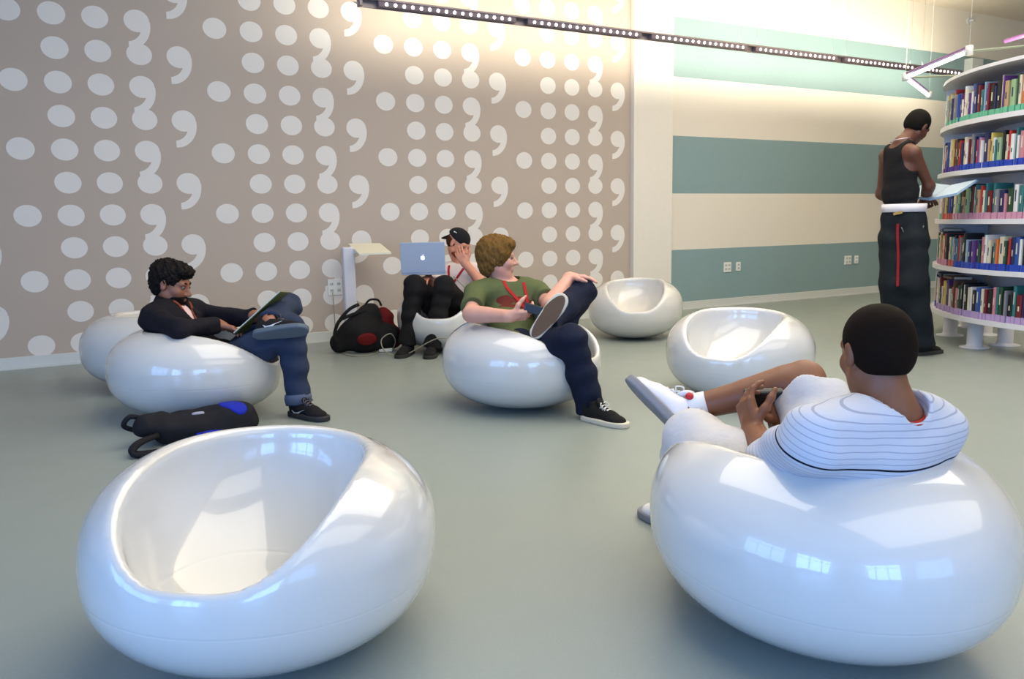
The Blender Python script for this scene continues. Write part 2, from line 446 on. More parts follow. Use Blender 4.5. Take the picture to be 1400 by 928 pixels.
# joint positions of the five people (metres)
J_M = {'pel': (2.170, 3.870, 0.300), 'hR': (2.119, 3.775, 0.290), 'hL': (2.278, 3.859, 0.290), 'mid': (2.181, 4.012, 0.464), 'neck': (2.225, 4.112, 0.655), 'shR': (2.002, 4.091, 0.626), 'shL': (2.388, 4.040, 0.616), 'elR': (1.867, 3.875, 0.537), 'wrR': (1.980, 3.641, 0.539), 'elL': (2.311, 3.775, 0.568), 'wrL': (2.505, 3.870, 0.705), 'knR': (2.205, 3.392, 0.425), 'anR': (2.307, 3.368, 0.053), 'knL': (2.566, 3.824, 0.620), 'anL': (2.152, 3.592, 0.476), 'head': (2.163, 4.106, 0.826), 'hlR': (2.265, 3.347, 0.000), 'toR': (2.330, 3.129, 0.000)}
J_L = {'pel': (0.637, 4.598, 0.280), 'hR': (0.648, 4.491, 0.270), 'hL': (0.732, 4.650, 0.270), 'mid': (0.491, 4.697, 0.417), 'neck': (0.433, 4.791, 0.576), 'shR': (0.337, 4.653, 0.544), 'shL': (0.565, 4.910, 0.548), 'elR': (0.444, 4.407, 0.510), 'wrR': (0.652, 4.545, 0.502), 'elL': (0.730, 4.685, 0.519), 'wrL': (0.841, 4.463, 0.545), 'knR': (0.994, 4.317, 0.479), 'anR': (1.001, 4.271, 0.052), 'knL': (1.049, 4.606, 0.573), 'anL': (0.867, 4.253, 0.532), 'head': (0.463, 4.788, 0.723), 'hlR': (0.977, 4.299, 0.000), 'toR': (1.107, 4.043, 0.000)}
J_N = {'pel': (1.616, 1.300, 0.290), 'hR': (1.722, 1.338, 0.280), 'hL': (1.523, 1.362, 0.280), 'mid': (1.579, 1.179, 0.434), 'neck': (1.580, 1.123, 0.584), 'shL': (1.382, 1.156, 0.545), 'shR': (1.722, 1.112, 0.530), 'elL': (1.500, 1.367, 0.405), 'wrL': (1.633, 1.577, 0.432), 'elR': (1.768, 1.369, 0.440), 'wrR': (1.796, 1.625, 0.402), 'knR': (1.908, 1.642, 0.537), 'anR': (1.664, 1.871, 0.437), 'knL': (1.613, 1.795, 0.363), 'anL': (1.690, 1.937, 0.085), 'head': (1.588, 1.170, 0.722), 'toR': (1.503, 2.001, 0.475), 'hlL': (1.728, 2.008, 0.000), 'toL': (1.608, 2.067, 0.000)}
J_P = {'pel': (2.702, 6.029, 0.309), 'hL': (2.760, 5.951, 0.312), 'hR': (2.619, 6.052, 0.313), 'mid': (2.804, 6.093, 0.477), 'neck': (2.859, 6.095, 0.666), 'shR': (2.734, 6.200, 0.611), 'shL': (2.954, 5.942, 0.613), 'elL': (2.909, 5.751, 0.499), 'wrL': (2.774, 5.827, 0.695), 'elR': (2.580, 6.101, 0.483), 'wrR': (2.489, 5.939, 0.593), 'knL': (2.511, 5.687, 0.543), 'anL': (2.411, 5.724, 0.089), 'knR': (2.328, 5.841, 0.549), 'anR': (2.258, 5.867, 0.102), 'head': (2.837, 6.094, 0.857), 'toL': (2.402, 5.694, 0.000), 'toR': (2.254, 6.014, 0.000)}
J_S = {'pel': (5.432, 3.818, 1.005), 'hL': (5.414, 3.882, 0.985), 'hR': (5.446, 3.749, 0.983), 'mid': (5.450, 3.877, 1.238), 'neck': (5.492, 3.907, 1.552), 'shL': (5.497, 4.041, 1.477), 'shR': (5.436, 3.763, 1.474), 'elL': (5.541, 4.095, 1.193), 'wrL': (5.675, 3.903, 1.080), 'elR': (5.603, 3.746, 1.238), 'wrR': (5.750, 3.873, 1.134), 'knL': (5.321, 3.790, 0.511), 'anL': (5.386, 3.787, 0.075), 'knR': (5.334, 3.634, 0.519), 'anR': (5.426, 3.624, 0.076), 'head': (5.632, 3.887, 1.683), 'toR': (5.677, 3.599, 0.000), 'toL': (5.596, 3.783, 0.000)}
# ---------------------------------------------------------------- people: shared anatomy
def frame(f, u):
    """columns x right, y forward, z up"""
    y = nrm(f); x = nrm(np.cross(y, np.asarray(u, float))); z = np.cross(x, y)
    return np.stack([x, y, z], 1)
def loc(fn, c, M):
    c = np.asarray(c, float); s = float(np.linalg.norm(np.asarray(M)[:, 0])); return lambda P: fn((P - c) @ M / (s * s)) * s
def bound(fn, c, r):
    c = np.asarray(c, float)
    def g(P):
        d = np.sqrt(((P - c) ** 2).sum(1)) - r; out = d + 0.03; m = d < 0.0
        if m.any(): out[m] = np.minimum(fn(P[m]), 0.03)
        return out
    return g
def head_fn(beard=0.0):
    a = union([ell((0, -0.018, 0.032), (0.077, 0.094, 0.083)), ell((0, 0.022, -0.03), (0.062, 0.068, 0.085)), ell((0, 0.052, -0.096), (0.028, 0.024, 0.022)),
               cap((0.052, -0.008, -0.055), (0.018, 0.052, -0.098), 0.02, 0.017), cap((-0.052, -0.008, -0.055), (-0.018, 0.052, -0.098), 0.02, 0.017),
               ell((0.036, 0.055, -0.03), (0.026, 0.024, 0.024)), ell((-0.036, 0.055, -0.03), (0.026, 0.024, 0.024)),
               cap((-0.038, 0.072, 0.02), (0.038, 0.072, 0.02), 0.013)], 0.022)
    a = cut(cut(a, ell((0.033, 0.098, 0.0), (0.018, 0.02, 0.012)), 0.012), ell((-0.033, 0.098, 0.0), (0.018, 0.02, 0.012)), 0.012)
    b = union([a, cap((0, 0.083, 0.008), (0, 0.109, -0.034), 0.008, 0.0115), ell((0.011, 0.094, -0.038), (0.009, 0.011, 0.008)), ell((-0.011, 0.094, -0.038), (0.009, 0.011, 0.008)),
               cap((-0.018, 0.083, -0.064), (0.018, 0.083, -0.064), 0.007), cap((-0.015, 0.081, -0.075), (0.015, 0.081, -0.075), 0.008)], 0.01)
    e = []
    for s in (-1, 1):
        ear = cut(ell((s * 0.079, -0.012, -0.008), (0.010, 0.019, 0.031), frame((0.25 * s, 1, 0), (0, -0.2, 1)).T), ell((s * 0.088, -0.004, -0.004), (0.008, 0.009, 0.017)), 0.006)
        e.append(ear)
    return union([b] + e, 0.008)
HEAD = head_fn()
def hand_fn(W, d, n, side, curl=(0.3, 0.35, 0.4, 0.45), thumb=(0.5, 0.3), spread=0.08, s=1.0):
    """wrist, finger direction, palm normal, +1 right / -1 left"""
    W = np.asarray(W, float); d = nrm(d); n = np.asarray(n, float); n = nrm(n - d * (n @ d)); t = np.cross(d, n) * side
    fs = [rbox((0, 0, 0), (0.040 * s, 0.047 * s, 0.0145 * s), 0.012 * s)]
    Mp = np.stack([t, d, n], 1); palm = loc(fs[0], W + d * 0.048 * s, Mp)
    L = [0.071, 0.078, 0.073, 0.058]; fr = []
    for i in range(4):
        b = W + d * 0.088 * s + t * (0.030 - 0.0205 * i) * s - d * (0.006 if i == 3 else 0) * s
        a = 0.0; dd = nrm(d + t * spread * (1.5 - i)); p = b; r0 = 0.0092 * s
        for j, q in enumerate((0.46, 0.30, 0.24)):
            a += curl[i] * (1.0, 1.15, 0.8)[j]; v = nrm(dd * math.cos(a) + n * math.sin(a)); p2 = p + v * L[i] * q * s
            fr.append(cap(p, p2, r0, r0 - 0.0008 * s)); r0 -= 0.0007 * s; p = p2
    b = W + d * 0.022 * s + t * 0.026 * s; p = b; dirs = nrm(t * 0.75 + d * 0.65 + n * thumb[0]); r0 = 0.0135 * s; th = []
    for j, q in enumerate((0.045, 0.034, 0.028)):
        p2 = p + dirs * q * s; th.append(cap(p, p2, r0, r0 - 0.0022 * s)); r0 -= 0.0022 * s; p = p2; dirs = nrm(dirs + n * thumb[1] * 0.6 + d * 0.45)
    base = union([palm, cap(W - d * 0.02, W + d * 0.03 * s, 0.024 * s, 0.026 * s)] + th, 0.012 * s)
    f = fr[0]
    g = [union(fr[3 * i:3 * i + 3], 0.004) for i in range(4)]
    def fingers(P):
        r = g[0](P)
        for h in g[1:]: r = np.minimum(r, h(P))
        return r
    full = lambda P: smin(base(P), fingers(P), 0.007)
    return bound(full, W + d * 0.08 * s, 0.16 * s)
def torso_frames(J):
    p, m, n = [np.array(J[k]) for k in ('pel', 'mid', 'neck')]; sl, sr = np.array(J['shL']), np.array(J['shR'])
    hl, hr = np.array(J['hL']), np.array(J['hR'])
    def fr(up, side):
        z = nrm(up); x = nrm(side - z * (side @ z)); y = np.cross(z, x); return np.stack([x, y, z], 1)
    return fr(n - m, sr - sl), fr(m - p, hr - hl)
def torso(J, g=0.0, w=1.0):
    MC, MP = torso_frames(J); p, m, n = [np.array(J[k]) for k in ('pel', 'mid', 'neck')]; sl, sr = np.array(J['shL']), np.array(J['shR'])
    c = m + (n - m) * 0.42
    H = np.linalg.norm(n - m)
    fs = [ell(c, (0.150 * w + g, 0.102 * w + g, H * 0.72 + g), MC.T), ell(m * 0.8 + p * 0.2, (0.140 * w + g, 0.100 * w + g, 0.13 + g), MP.T),
          ell(p, (0.165 * w + g, 0.115 * w + g, 0.115 + g), MP.T)]
    sc = (sl + sr) / 2; ax = sr - sl
    fs.append(ecap(sc - ax * 0.30, sc + ax * 0.30, 0.078 + g, 0.078 + g, 0.9, MC[:, 1]))
    fs += [cap(sl + (sc - sl) * 0.06, sl + (sc - sl) * 0.4, 0.055 + g, 0.06 + g), cap(sr + (sc - sr) * 0.06, sr + (sc - sr) * 0.4, 0.055 + g, 0.06 + g)]
    fs += [cap(n + MC[:, 2] * 0.015, sl + (sc - sl) * 0.45, 0.045 + g, 0.05 + g), cap(n + MC[:, 2] * 0.015, sr + (sc - sr) * 0.45, 0.045 + g, 0.05 + g)]
    return fs
def limb(a, b, ra, rb, bulge=0.0, at=0.3):
    a, b = np.array(a), np.array(b); fs = [cap(a, b, ra, rb)]
    if bulge: fs.append(cap(a + (b - a) * (at - 0.12), a + (b - a) * (at + 0.18), ra * 0.9 + bulge, rb + bulge * 0.6))
    return fs
def body_fn(J, MH, hands, feet, build=1.0):
    h = np.array(J['head']); n = np.array(J['neck'])
    fs = torso(J, -0.006, build)
    nb = h + MH @ V(0, -0.022, -0.06)
    neck = [cap(n, nb, 0.058 * build, 0.052 * build), cap(n, h + MH @ V(0, 0.01, -0.075), 0.045, 0.045)]
    for s in 'LR':
        fs += [cap(J['sh' + s], J['el' + s], 0.048 * build, 0.038 * build), cap(J['el' + s], J['wr' + s], 0.040 * build, 0.0265)]
        fs += limb(J['el' + s], J['wr' + s], 0.036 * build, 0.027, 0.006, 0.25)
        fs += [cap(J['h' + s], J['kn' + s], 0.085 * build, 0.056), cap(J['kn' + s], J['an' + s], 0.052, 0.031)]
        fs += limb(J['kn' + s], J['an' + s], 0.050, 0.032, 0.010, 0.3)
        f_, u_ = feet[s]; a_ = np.array(J['an' + s], float); f_ = nrm(f_); u_ = nrm(u_ - f_ * (np.asarray(u_, float) @ f_)); fs += [cap(a_, a_ - u_ * 0.03, 0.030, 0.028), cap(a_ - u_ * 0.032, a_ + f_ * 0.09 - u_ * 0.045, 0.028, 0.022)]
    main = union(fs + neck, 0.028)
    hd = bound(loc(HEAD, h, MH), h, 0.17)
    def fn(P):
        d = smin(main(P), hd(P), 0.02)
        for q in hands: d = smin(d, q(P), 0.012)
        return d
    return fn
def bbox(J, pad=0.2, keys=None):
    A = np.array([J[k] for k in (keys or J)]); return A.min(0) - pad, A.max(0) + pad

def skin_mat(name, col, rough=0.5):
    return mat(name, col, rough, var=0.06, scale=30, bump=0.12, bscale=250, bdist=0.001, sub=0.08)
def cloth_mat(name, col, var=0.10, scale=9, rough=0.85, bump=0.35):
    t = NT(name); b = t.b; b.inputs['Roughness'].default_value = rough; b.inputs['Specular IOR Level'].default_value = 0.08 if 'hair' in name else 0.2
    t.put(b.inputs['Base Color'], t.mix(t.noise(scale, 4.0), C([c * (1 - var) for c in col]), C([min(1, c * (1 + var)) for c in col])))
    h = t.math('ADD', t.math('MULTIPLY', t.noise(14.0, 3.0), 1.0), t.math('MULTIPLY', t.noise(500.0, 2.0), 0.12)); t.bump(h, bump, 0.02)
    return t.m
def denim_mat(name, col, col2):
    t = NT(name); b = t.b; b.inputs['Roughness'].default_value = 0.85; b.inputs['Specular IOR Level'].default_value = 0.2
    t.put(b.inputs['Base Color'], t.mix(t.noise(5.0, 4.0), C(col), C(col2)))
    h = t.math('ADD', t.noise(11.0, 4.0), t.math('MULTIPLY', t.noise(600.0, 2.0), 0.12)); t.bump(h, 0.4, 0.03)
    return t.m
M_lace_w = mat('white_lace', srgb(225, 225, 220), 0.8)
M_eye = mat('eye_white', srgb(112, 100, 92), 0.5)
M_iris = mat('dark_iris', (0.03, 0.015, 0.008), 0.2)

# shoe in local metres: y forward from the ankle, sole bottom at z = -0.085
def shoe_fns():
    def outline(P, g=0.0):
        x, y = P[:, 0], P[:, 1]
        t = np.clip((y + 0.055) / 0.225, 0, 1); w = 0.034 + (0.048 - 0.034) * np.sin(np.clip(t * 1.15, 0, 1) * math.pi / 2) - 0.006 * np.clip(t - 0.8, 0, 1) * 5
        cx = 0.0; yy = np.maximum(np.maximum(-0.05 + 0.0 - y, y - 0.155), 0)
        return np.sqrt(x * x + (yy * 0.9) ** 2) - w - g
    def sole(P): 
        z = P[:, 2]; h = 0.013 + 0.002 * np.clip(-P[:, 1] * 10, 0, 1)
        return smax(outline(P, 0.004), np.abs(z + 0.085 - 0.014) - 0.014, 0.006)
    up = union([ell((0, -0.03, -0.035), (0.038, 0.052, 0.045)), cap((0, -0.02, -0.03), (0, 0.10, -0.045), 0.043, 0.036), ell((0, 0.125, -0.058), (0.046, 0.062, 0.030)),
                cap((0, -0.022, -0.01), (0, -0.024, 0.012), 0.044, 0.046)], 0.02)
    def upper(P): return smax(smax(up(P), -(P[:, 2] + 0.068), 0.006), outline(P, 0.002), 0.01)
    def hollow(P): return smax(upper(P), -cap((0, -0.022, 0.0), (0, -0.026, 0.08), 0.037, 0.042)(P), 0.004)
    def tongue(P): return ell((0, 0.035, 0.018), (0.024, 0.012, 0.03), frame((0, 1, 0.8), (0, -0.8, 1)).T)(P)
    return sole, hollow, tongue
_so, _up, _to = shoe_fns()
SOLE = sdf_mesh(_so, (-0.07, -0.12, -0.10), (0.07, 0.22, -0.04), 0.005)
UPPER = sdf_mesh(_up, (-0.07, -0.12, -0.09), (0.07, 0.22, 0.08), 0.005)
TONGUE = sdf_mesh(_to, (-0.04, 0.0, -0.03), (0.04, 0.08, 0.07), 0.005)
def shoe(parent, ankle, f, u, m_up, m_sole, m_lace, s=1.0, stripe=None):
    M = frame(f, u); a = np.array(ankle, float)
    W = lambda X: a + (np.asarray(X) * s) @ M.T
    o = mesh_obj('shoe', W(UPPER[0]), UPPER[1], m_up, parent)
    mesh_obj('sole', W(SOLE[0]), SOLE[1], m_sole, o)
    mesh_obj('tongue', W(TONGUE[0]), TONGUE[1], m_up, o)
    lb = MB()
    for i in range(5):
        y = 0.045 + i * 0.017; z = 0.006 - i * 0.0085
        pts = [W((-0.022, y, z - 0.008)), W((-0.010, y + 0.005, z + 0.004)), W((0.010, y + 0.009, z + 0.004)), W((0.022, y + 0.013, z - 0.010))]
        lb.tube([tuple(p) for p in pts], 0.0028, 6)
        pts = [W((0.022, y, z - 0.008)), W((0.010, y + 0.005, z + 0.005)), W((-0.010, y + 0.009, z + 0.005)), W((-0.022, y + 0.013, z - 0.010))]
        lb.tube([tuple(p) for p in pts], 0.0028, 6)
    for q in (-1, 1):
        pts = catmull([(0, 0.044, 0.014), (q * 0.02, 0.05, 0.026), (q * 0.032, 0.062, 0.010), (q * 0.018, 0.058, 0.004)], 4)
        lb.tube([tuple(W(tuple(p))) for p in pts], 0.0026, 6)
    ln = lb.build('laces', m_lace, o, True)
    if stripe is not None:                       # curved tick mark on the sides
        for q in (-1, 1):
            poly = [(-0.028, -0.042), (-0.012, -0.062), (0.012, -0.060), (0.075, -0.028), (0.012, -0.050), (-0.008, -0.052)]
            v = []; n_ = len(poly)
            for off in (0.0, 0.004):
                for y, z in poly:
                    x = 0.030
                    for _ in range(14):
                        if _up(np.array([[x, y, z]]))[0] < 0: x += 0.0015
                        else: break
                    v.append(tuple(W((q * (x + off - 0.001), y, z))))
            mesh_obj('side_mark', v, [tuple(range(n_)), tuple(range(n_, 2 * n_))[::-1]] + [(i, (i + 1) % n_, n_ + (i + 1) % n_, n_ + i) for i in range(n_)], stripe, o, False)
    return o
def eyes(parent, h, MH, m_brow, brows=True):
    h = np.array(h)
    for s in (-1, 1):
        c = h + MH @ V(s * 0.032, 0.0765, 0.0)
        eb = MB(); prof = [(0.0115 * math.sin(t), -0.0115 * math.cos(t)) for t in np.linspace(0.05, math.pi - 0.05, 9)]
        eb.lathe(tuple(c), prof, 14); e = eb.build('eye', M_eye, parent, True)
        ib = MB(); ib.lathe(tuple(c + MH @ V(0, 0.0096, 0)), [(0.0068, -0.001), (0.0055, 0.0014), (0.001, 0.0028)], 12, Matrix(np.stack([MH[:, 0], MH[:, 2], MH[:, 1]], 1).tolist()))
        ib.build('iris', M_iris, e, True)
        if brows:
            bb = MB(); pts = [tuple(h + MH @ V(s * x, y, z)) for x, y, z in ((0.014, 0.087, 0.022), (0.030, 0.085, 0.028), (0.046, 0.074, 0.022))]
            bb.tube(catmull(pts, 4), [0.003, 0.004, 0.0045, 0.0045, 0.0045, 0.004, 0.004, 0.003, 0.002], 6); bb.build('eyebrow', m_brow, parent, True)
def clump_noise(P, fr, seed=0.0):
    return np.sin(P[:, 0] * fr + 2.1 * np.sin(P[:, 2] * fr * 0.7 + seed)) * np.sin(P[:, 1] * fr * 0.9 + 1.7 * np.sin(P[:, 0] * fr * 0.6 + seed * 2) + 1) + 0.6 * np.sin((P[:, 2] + P[:, 1]) * fr * 1.7 + 2 * np.sin(P[:, 0] * fr * 1.3))
def lanyard(parent, pts, m, w=0.008, name='lanyard', nrm_dir=(0, 0, 1)):
    """flat woven band along points"""
    P = [np.array(p) for p in catmull(pts, 6)]; v = []; f = []
    for i, p in enumerate(P):
        t = nrm(P[min(i + 1, len(P) - 1)] - P[max(i - 1, 0)]); n = np.asarray(nrm_dir, float); s = nrm(np.cross(t, n)); n2 = np.cross(s, t)
        for a, b in ((1, 1), (-1, 1), (-1, -1), (1, -1)): v.append(tuple(p + s * w * a + n2 * 0.0012 * b))
    k = len(P)
    for i in range(k - 1):
        for j in range(4): f.append((4 * i + j, 4 * i + (j + 1) % 4, 4 * i + 4 + (j + 1) % 4, 4 * i + 4 + j))
    f += [(3, 2, 1, 0), (4 * k - 4, 4 * k - 3, 4 * k - 2, 4 * k - 1)]
    return mesh_obj(name, v, f, m, parent, False)

def march(f, a, d, far=0.35):
    """first point outside surface f when leaving a along d, from the inside"""
    t_ = np.linspace(0, far, 180); P = np.asarray(a) + t_[:, None] * nrm(d); v = f(P); k = len(v) - 1 - np.argmax(v[::-1] < 0); return P[min(k + 1, len(P) - 1)] + nrm(d) * 0.003
def person(label, base, group=None):
    return empty('person', base, 0, label, 'person')
def build_person(name_root, J, MH, hands, feet, skin, res=0.006, build=1.0):
    fn = body_fn(J, MH, hands, feet, build)
    lo, hi = bbox({k: v for k, v in J.items() if not k.startswith(('to', 'hl'))}, 0.21)
    o = sdf_obj('body', fn, lo, hi, res, skin, name_root)
    return o
A_ = lambda J, k: np.array(J[k], float)
def flat_end(fs, c, d, k=0.006, blend=0.035):
    """union of fs ending flat at the plane through c with direction d"""
    f = union(fs, blend); c = np.asarray(c); d = nrm(d); return lambda P: smax(f(P), (P - c) @ d, k)
def legs_fn(J, spec, amp=0.005, fr=30, seed=0.0, g=0.012, w=1.0, blend=0.035):
    """spec: {side: [(t along hip-knee-ankle 0..2, radius)...]}; each leg ends flat at its last t"""
    out = []
    for s, prof in spec.items():
        P = [A_(J, 'h' + s), A_(J, 'kn' + s), A_(J, 'an' + s)]
        def at(t): return P[0] + (P[1] - P[0]) * t if t <= 1 else P[1] + (P[2] - P[1]) * (t - 1)
        te, re_ = prof[-1]; d = nrm(P[1] - P[0]) if te <= 1 else nrm(P[2] - P[1]); fs = []
        up = [q for q in prof if q[0] <= 1]; lo_ = [q for q in prof if q[0] >= 1]
        for (a, ra), (b, rb) in zip(up[:-1], up[1:]): fs.append(cap(at(a), at(b), ra, rb))
        if te <= 1: out.append(flat_end(fs + [cap(at(te), at(te) + d * 0.05, re_, re_)], at(te), d))
        else:
            lf = [cap(at(a), at(b), ra, rb) for (a, ra), (b, rb) in zip(lo_[:-1], lo_[1:])] + [cap(at(te), at(te) + d * 0.05, re_, re_)]
            low = flat_end(lf, at(te), d); upf = union(fs, 0.035)
            out.append((lambda a, b: (lambda P: smin(a(P), b(P), 0.03)))(upf, low))
    MC, MP = torso_frames(J)
    out.append(ell(A_(J, 'pel'), (0.165 * w + g, 0.118 * w + g, 0.12 + g), MP.T))
    f = out[0]
    def fn(P):
        d = out[0](P)
        for q in out[1:]: d = smin(d, q(P), blend)
        return d
    return folds(fn, amp, fr, seed)
def top_fn(J, g, sleeves, amp, fr, seed, w=1.0, blend=0.03):
    """torso garment; sleeves {side: (t along shoulder..elbow..wrist 0..2, r0, r1)}"""
    t_ = union(torso(J, g, w), 0.03); sl = []
    for s, (te, r0, r1) in sleeves.items():
        a, b, c = A_(J, 'sh' + s), A_(J, 'el' + s), A_(J, 'wr' + s)
        if te <= 1: e = a + (b - a) * te; sl.append(flat_end([cap(a, e + nrm(b - a) * 0.04, r0, r1)], e, b - a, 0.005))
        else:
            e = b + (c - b) * (te - 1); sl.append((lambda p, q: (lambda P: smin(p(P), q(P), 0.02)))(cap(a, b, r0, (r0 + r1) / 2), flat_end([cap(b, e + nrm(c - b) * 0.04, (r0 + r1) / 2, r1)], e, c - b, 0.005)))
    def fn(P):
        d = t_(P)
        for q in sl: d = smin(d, q(P), blend)
        return d
    return folds(fn, amp, fr, seed)

# ================= the man in the green t-shirt (middle)
def man_green():
    J = J_M; r_ = V(0.876, -0.482, 0); fw = V(0.475, 0.868, 0); z = V(0, 0, 1)
    MH = frame(r_ * 0.97 - fw * 0.02 - z * 0.02, z + r_ * 0.05)
    root = person('young man with shaggy brown hair in a green t-shirt, ankle crossed over his knee', (2.17, 3.87, 0))
    skin = skin_mat('fair_skin', srgb(214, 158, 138))
    hR = hand_fn(J['wrR'], r_ * 0.95 + fw * 0.15 + z * 0.05, fw * 0.6 + z * 0.6, +1, (0.5, 0.55, 0.6, 0.6), (0.7, 0.5))
    hL = hand_fn(J['wrL'], r_ * 0.95 - fw * 0.15 + z * 0.02, -z, -1, (0.22, 0.24, 0.26, 0.3), (0.1, 0.3), 0.14)
    fR = A_(J, 'toR') - A_(J, 'hlR')
    shin = nrm(A_(J, 'anL') - A_(J, 'knL')); fL = nrm(r_ * 0.60 + z * 0.76 + fw * 0.05)
    build_person(root, J, MH, [hR, hL], {'R': (fR, z), 'L': (fL, fw)}, skin)
    h = A_(J, 'head')
    # hair: shaggy, over forehead and ears
    hairm = cloth_mat('light_brown_hair', srgb(112, 82, 42), 0.35, 60, 0.6, 0.5)
    def hair(P):
        a = union([ell((0, -0.022, 0.042), (0.093, 0.112, 0.094)), ell((0, -0.045, -0.02), (0.086, 0.078, 0.10)), ell((0, 0.045, 0.078), (0.066, 0.058, 0.038)),
                   ell((0.060, 0.012, 0.015), (0.028, 0.045, 0.055)), ell((-0.060, 0.012, 0.015), (0.028, 0.045, 0.055))], 0.03)(P)
        a = a - 0.003 * clump_noise(P, 60, 1.0) - 0.0032 * clump_noise(P * V(1.6, 1.6, 0.5), 150, 2.0)
        face = ell((0, 0.11, -0.035), (0.060, 0.075, 0.085))(P); low = ell((0, 0.05, -0.11), (0.12, 0.10, 0.07))(P)
        return smax(smax(a, -face, 0.012), -low, 0.012)
    X, Q = sdf_mesh(hair, (-0.14, -0.17, -0.15), (0.14, 0.14, 0.17), 0.005)
    mesh_obj('hair', h + X @ MH.T, Q, hairm, root)
    eyes(root, h, MH, hairm, False)
    # jeans
    jm = denim_mat('dark_blue_denim', srgb(17, 22, 40), srgb(26, 34, 58))
    j = legs_fn(J, {'R': [(0, .105), (0.5, .092), (1, .080), (1.5, .074), (2.02, .074)], 'L': [(0, .105), (0.5, .09), (1, .075), (1.5, .068), (1.92, .060)]}, 0.006, 24, 1.0)
    lo, hi = bbox(J, 0.16, ['pel', 'hR', 'hL', 'knL', 'knR', 'anL', 'anR']); sdf_obj('jeans', j, lo, hi, 0.0075, jm, root)
    # t-shirt
    MC, MP = torso_frames(J)
    t = NT('olive_green_jersey'); t.b.inputs['Roughness'].default_value = 0.9; t.b.inputs['Specular IOR Level'].default_value = 0.2
    cc = A_(J, 'mid') + (A_(J, 'neck') - A_(J, 'mid')) * 0.35 - V(2.17, 3.87, 0)
    def dotn(vec, off):
        n = t.node('ShaderNodeVectorMath', operation='DOT_PRODUCT'); t.put(n.inputs[0], t.obj()); n.inputs[1].default_value = tuple(vec); return t.math('SUBTRACT', n.outputs['Value'], float(off))
    u = dotn(MC[:, 0], cc @ MC[:, 0]); w = dotn(MC[:, 2], cc @ MC[:, 2]); dep = dotn(MC[:, 1], cc @ MC[:, 1])
    def blob(cu, cw, ru, rw):
        a = t.math('DIVIDE', t.math('SUBTRACT', u, cu), ru); b = t.math('DIVIDE', t.math('SUBTRACT', w, cw), rw)
        return t.math('LESS_THAN', t.math('ADD', t.math('ADD', t.math('MULTIPLY', a, a), t.math('MULTIPLY', b, b)), t.math('MULTIPLY', t.noise(45.0, 4.0), 0.9)), 1.25)
    m = t.math('MAXIMUM', t.math('MAXIMUM', blob(0.055, 0.0, 0.055, 0.035), blob(-0.045, 0.0, 0.06, 0.035)), blob(0.0, -0.035, 0.10, 0.014))
    m = t.math('MULTIPLY', m, t.math('GREATER_THAN', dep, 0.02))
    base = t.mix(t.noise(9.0, 3.0), C(srgb(78, 88, 56)), C(srgb(96, 104, 68)))
    t.put(t.b.inputs['Base Color'], t.mix(m, base, C(srgb(104, 46, 38)))); t.bump(t.noise(13.0, 3.0), 0.35, 0.02)
    f = top_fn(J, 0.012, {'R': (0.72, 0.066, 0.066), 'L': (0.66, 0.066, 0.064)}, 0.0045, 24, 2.0)
    n = A_(J, 'neck'); f = cut(f, cap(n + MC[:, 1] * 0.03, h + MH @ V(0, 0, -0.05), 0.073, 0.075), 0.008)
    lo, hi = bbox(J, 0.16, ["pel", "mid", "neck", "shL", "shR", "elR", "elL"]); sdf_obj("t_shirt", f, lo, hi, 0.0065, t.m, root)
    lan = cloth_mat('red_woven_band', srgb(176, 40, 42), 0.1, 60)
    P0 = lambda x, y, zz: tuple(A_(J, 'mid') + MC @ V(x, y, zz))
    sf = lambda x, zz: tuple(march(f, P0(x, 0.02, zz), MC[:, 1]))
    for ln_ in ([(0.060, 0.20), (0.045, 0.15), (0.0, 0.10), (-0.045, 0.045), (-0.085, -0.01)], [(-0.060, 0.20), (-0.070, 0.14), (-0.078, 0.07), (-0.086, -0.01)]):
        lanyard(root, [sf(*q) for q in ln_], lan, 0.009, nrm_dir=MC[:, 1])
    # shoes
    up = cloth_mat('black_canvas', (0.012, 0.012, 0.012), 0.2, 30); so = mat('off_white_rubber', srgb(206, 200, 186), 0.6); sb = mat('brown_gum_rubber', srgb(92, 70, 50), 0.7, bump=0.5, bscale=160)
    shoe(root, A_(J, 'hlR') + V(0, 0, 0.085) + nrm(fR) * 0.06, fR, z, up, so, M_lace_w)
    sole_n = nrm(-fw * 0.93 - r_ * 0.18 + z * 0.10)
    o = shoe(root, A_(J, 'anL') + fL * 0.01, fL, -sole_n, up, so, M_lace_w, 0.95)
    tread = MB(); M = frame(fL, -sole_n); a = A_(J, 'anL') + fL * 0.01
    ring = [(math.cos(q) * (0.0465 if math.sin(q) > 0 else 0.039), 0.05 + math.sin(q) * 0.134) for q in np.linspace(0, 2 * math.pi, 29)[:-1]]
    tread.prism(ring, 0.004, Matrix(M.tolist()), tuple(a + M @ V(0, 0, -0.0845))); tb = tread.build('outsole', sb, o); tb['label'] = 'brown rubber underside of raised shoe'
    # phone in the right hand
    ph = MB(); c = A_(J, 'wrR') + r_ * 0.125 - fw * 0.01 + z * 0.035; ph.box(tuple(c), (0.05, 0.008, 0.025), Matrix(frame(fw, z + r_ * 0.3).tolist()), 0.005)
    tag(ph.build('phone', mat('black_phone_plastic', (0.012, 0.012, 0.014), 0.25)), 'small black phone in the right hand of the man in the green t-shirt', 'phone')
man_green()

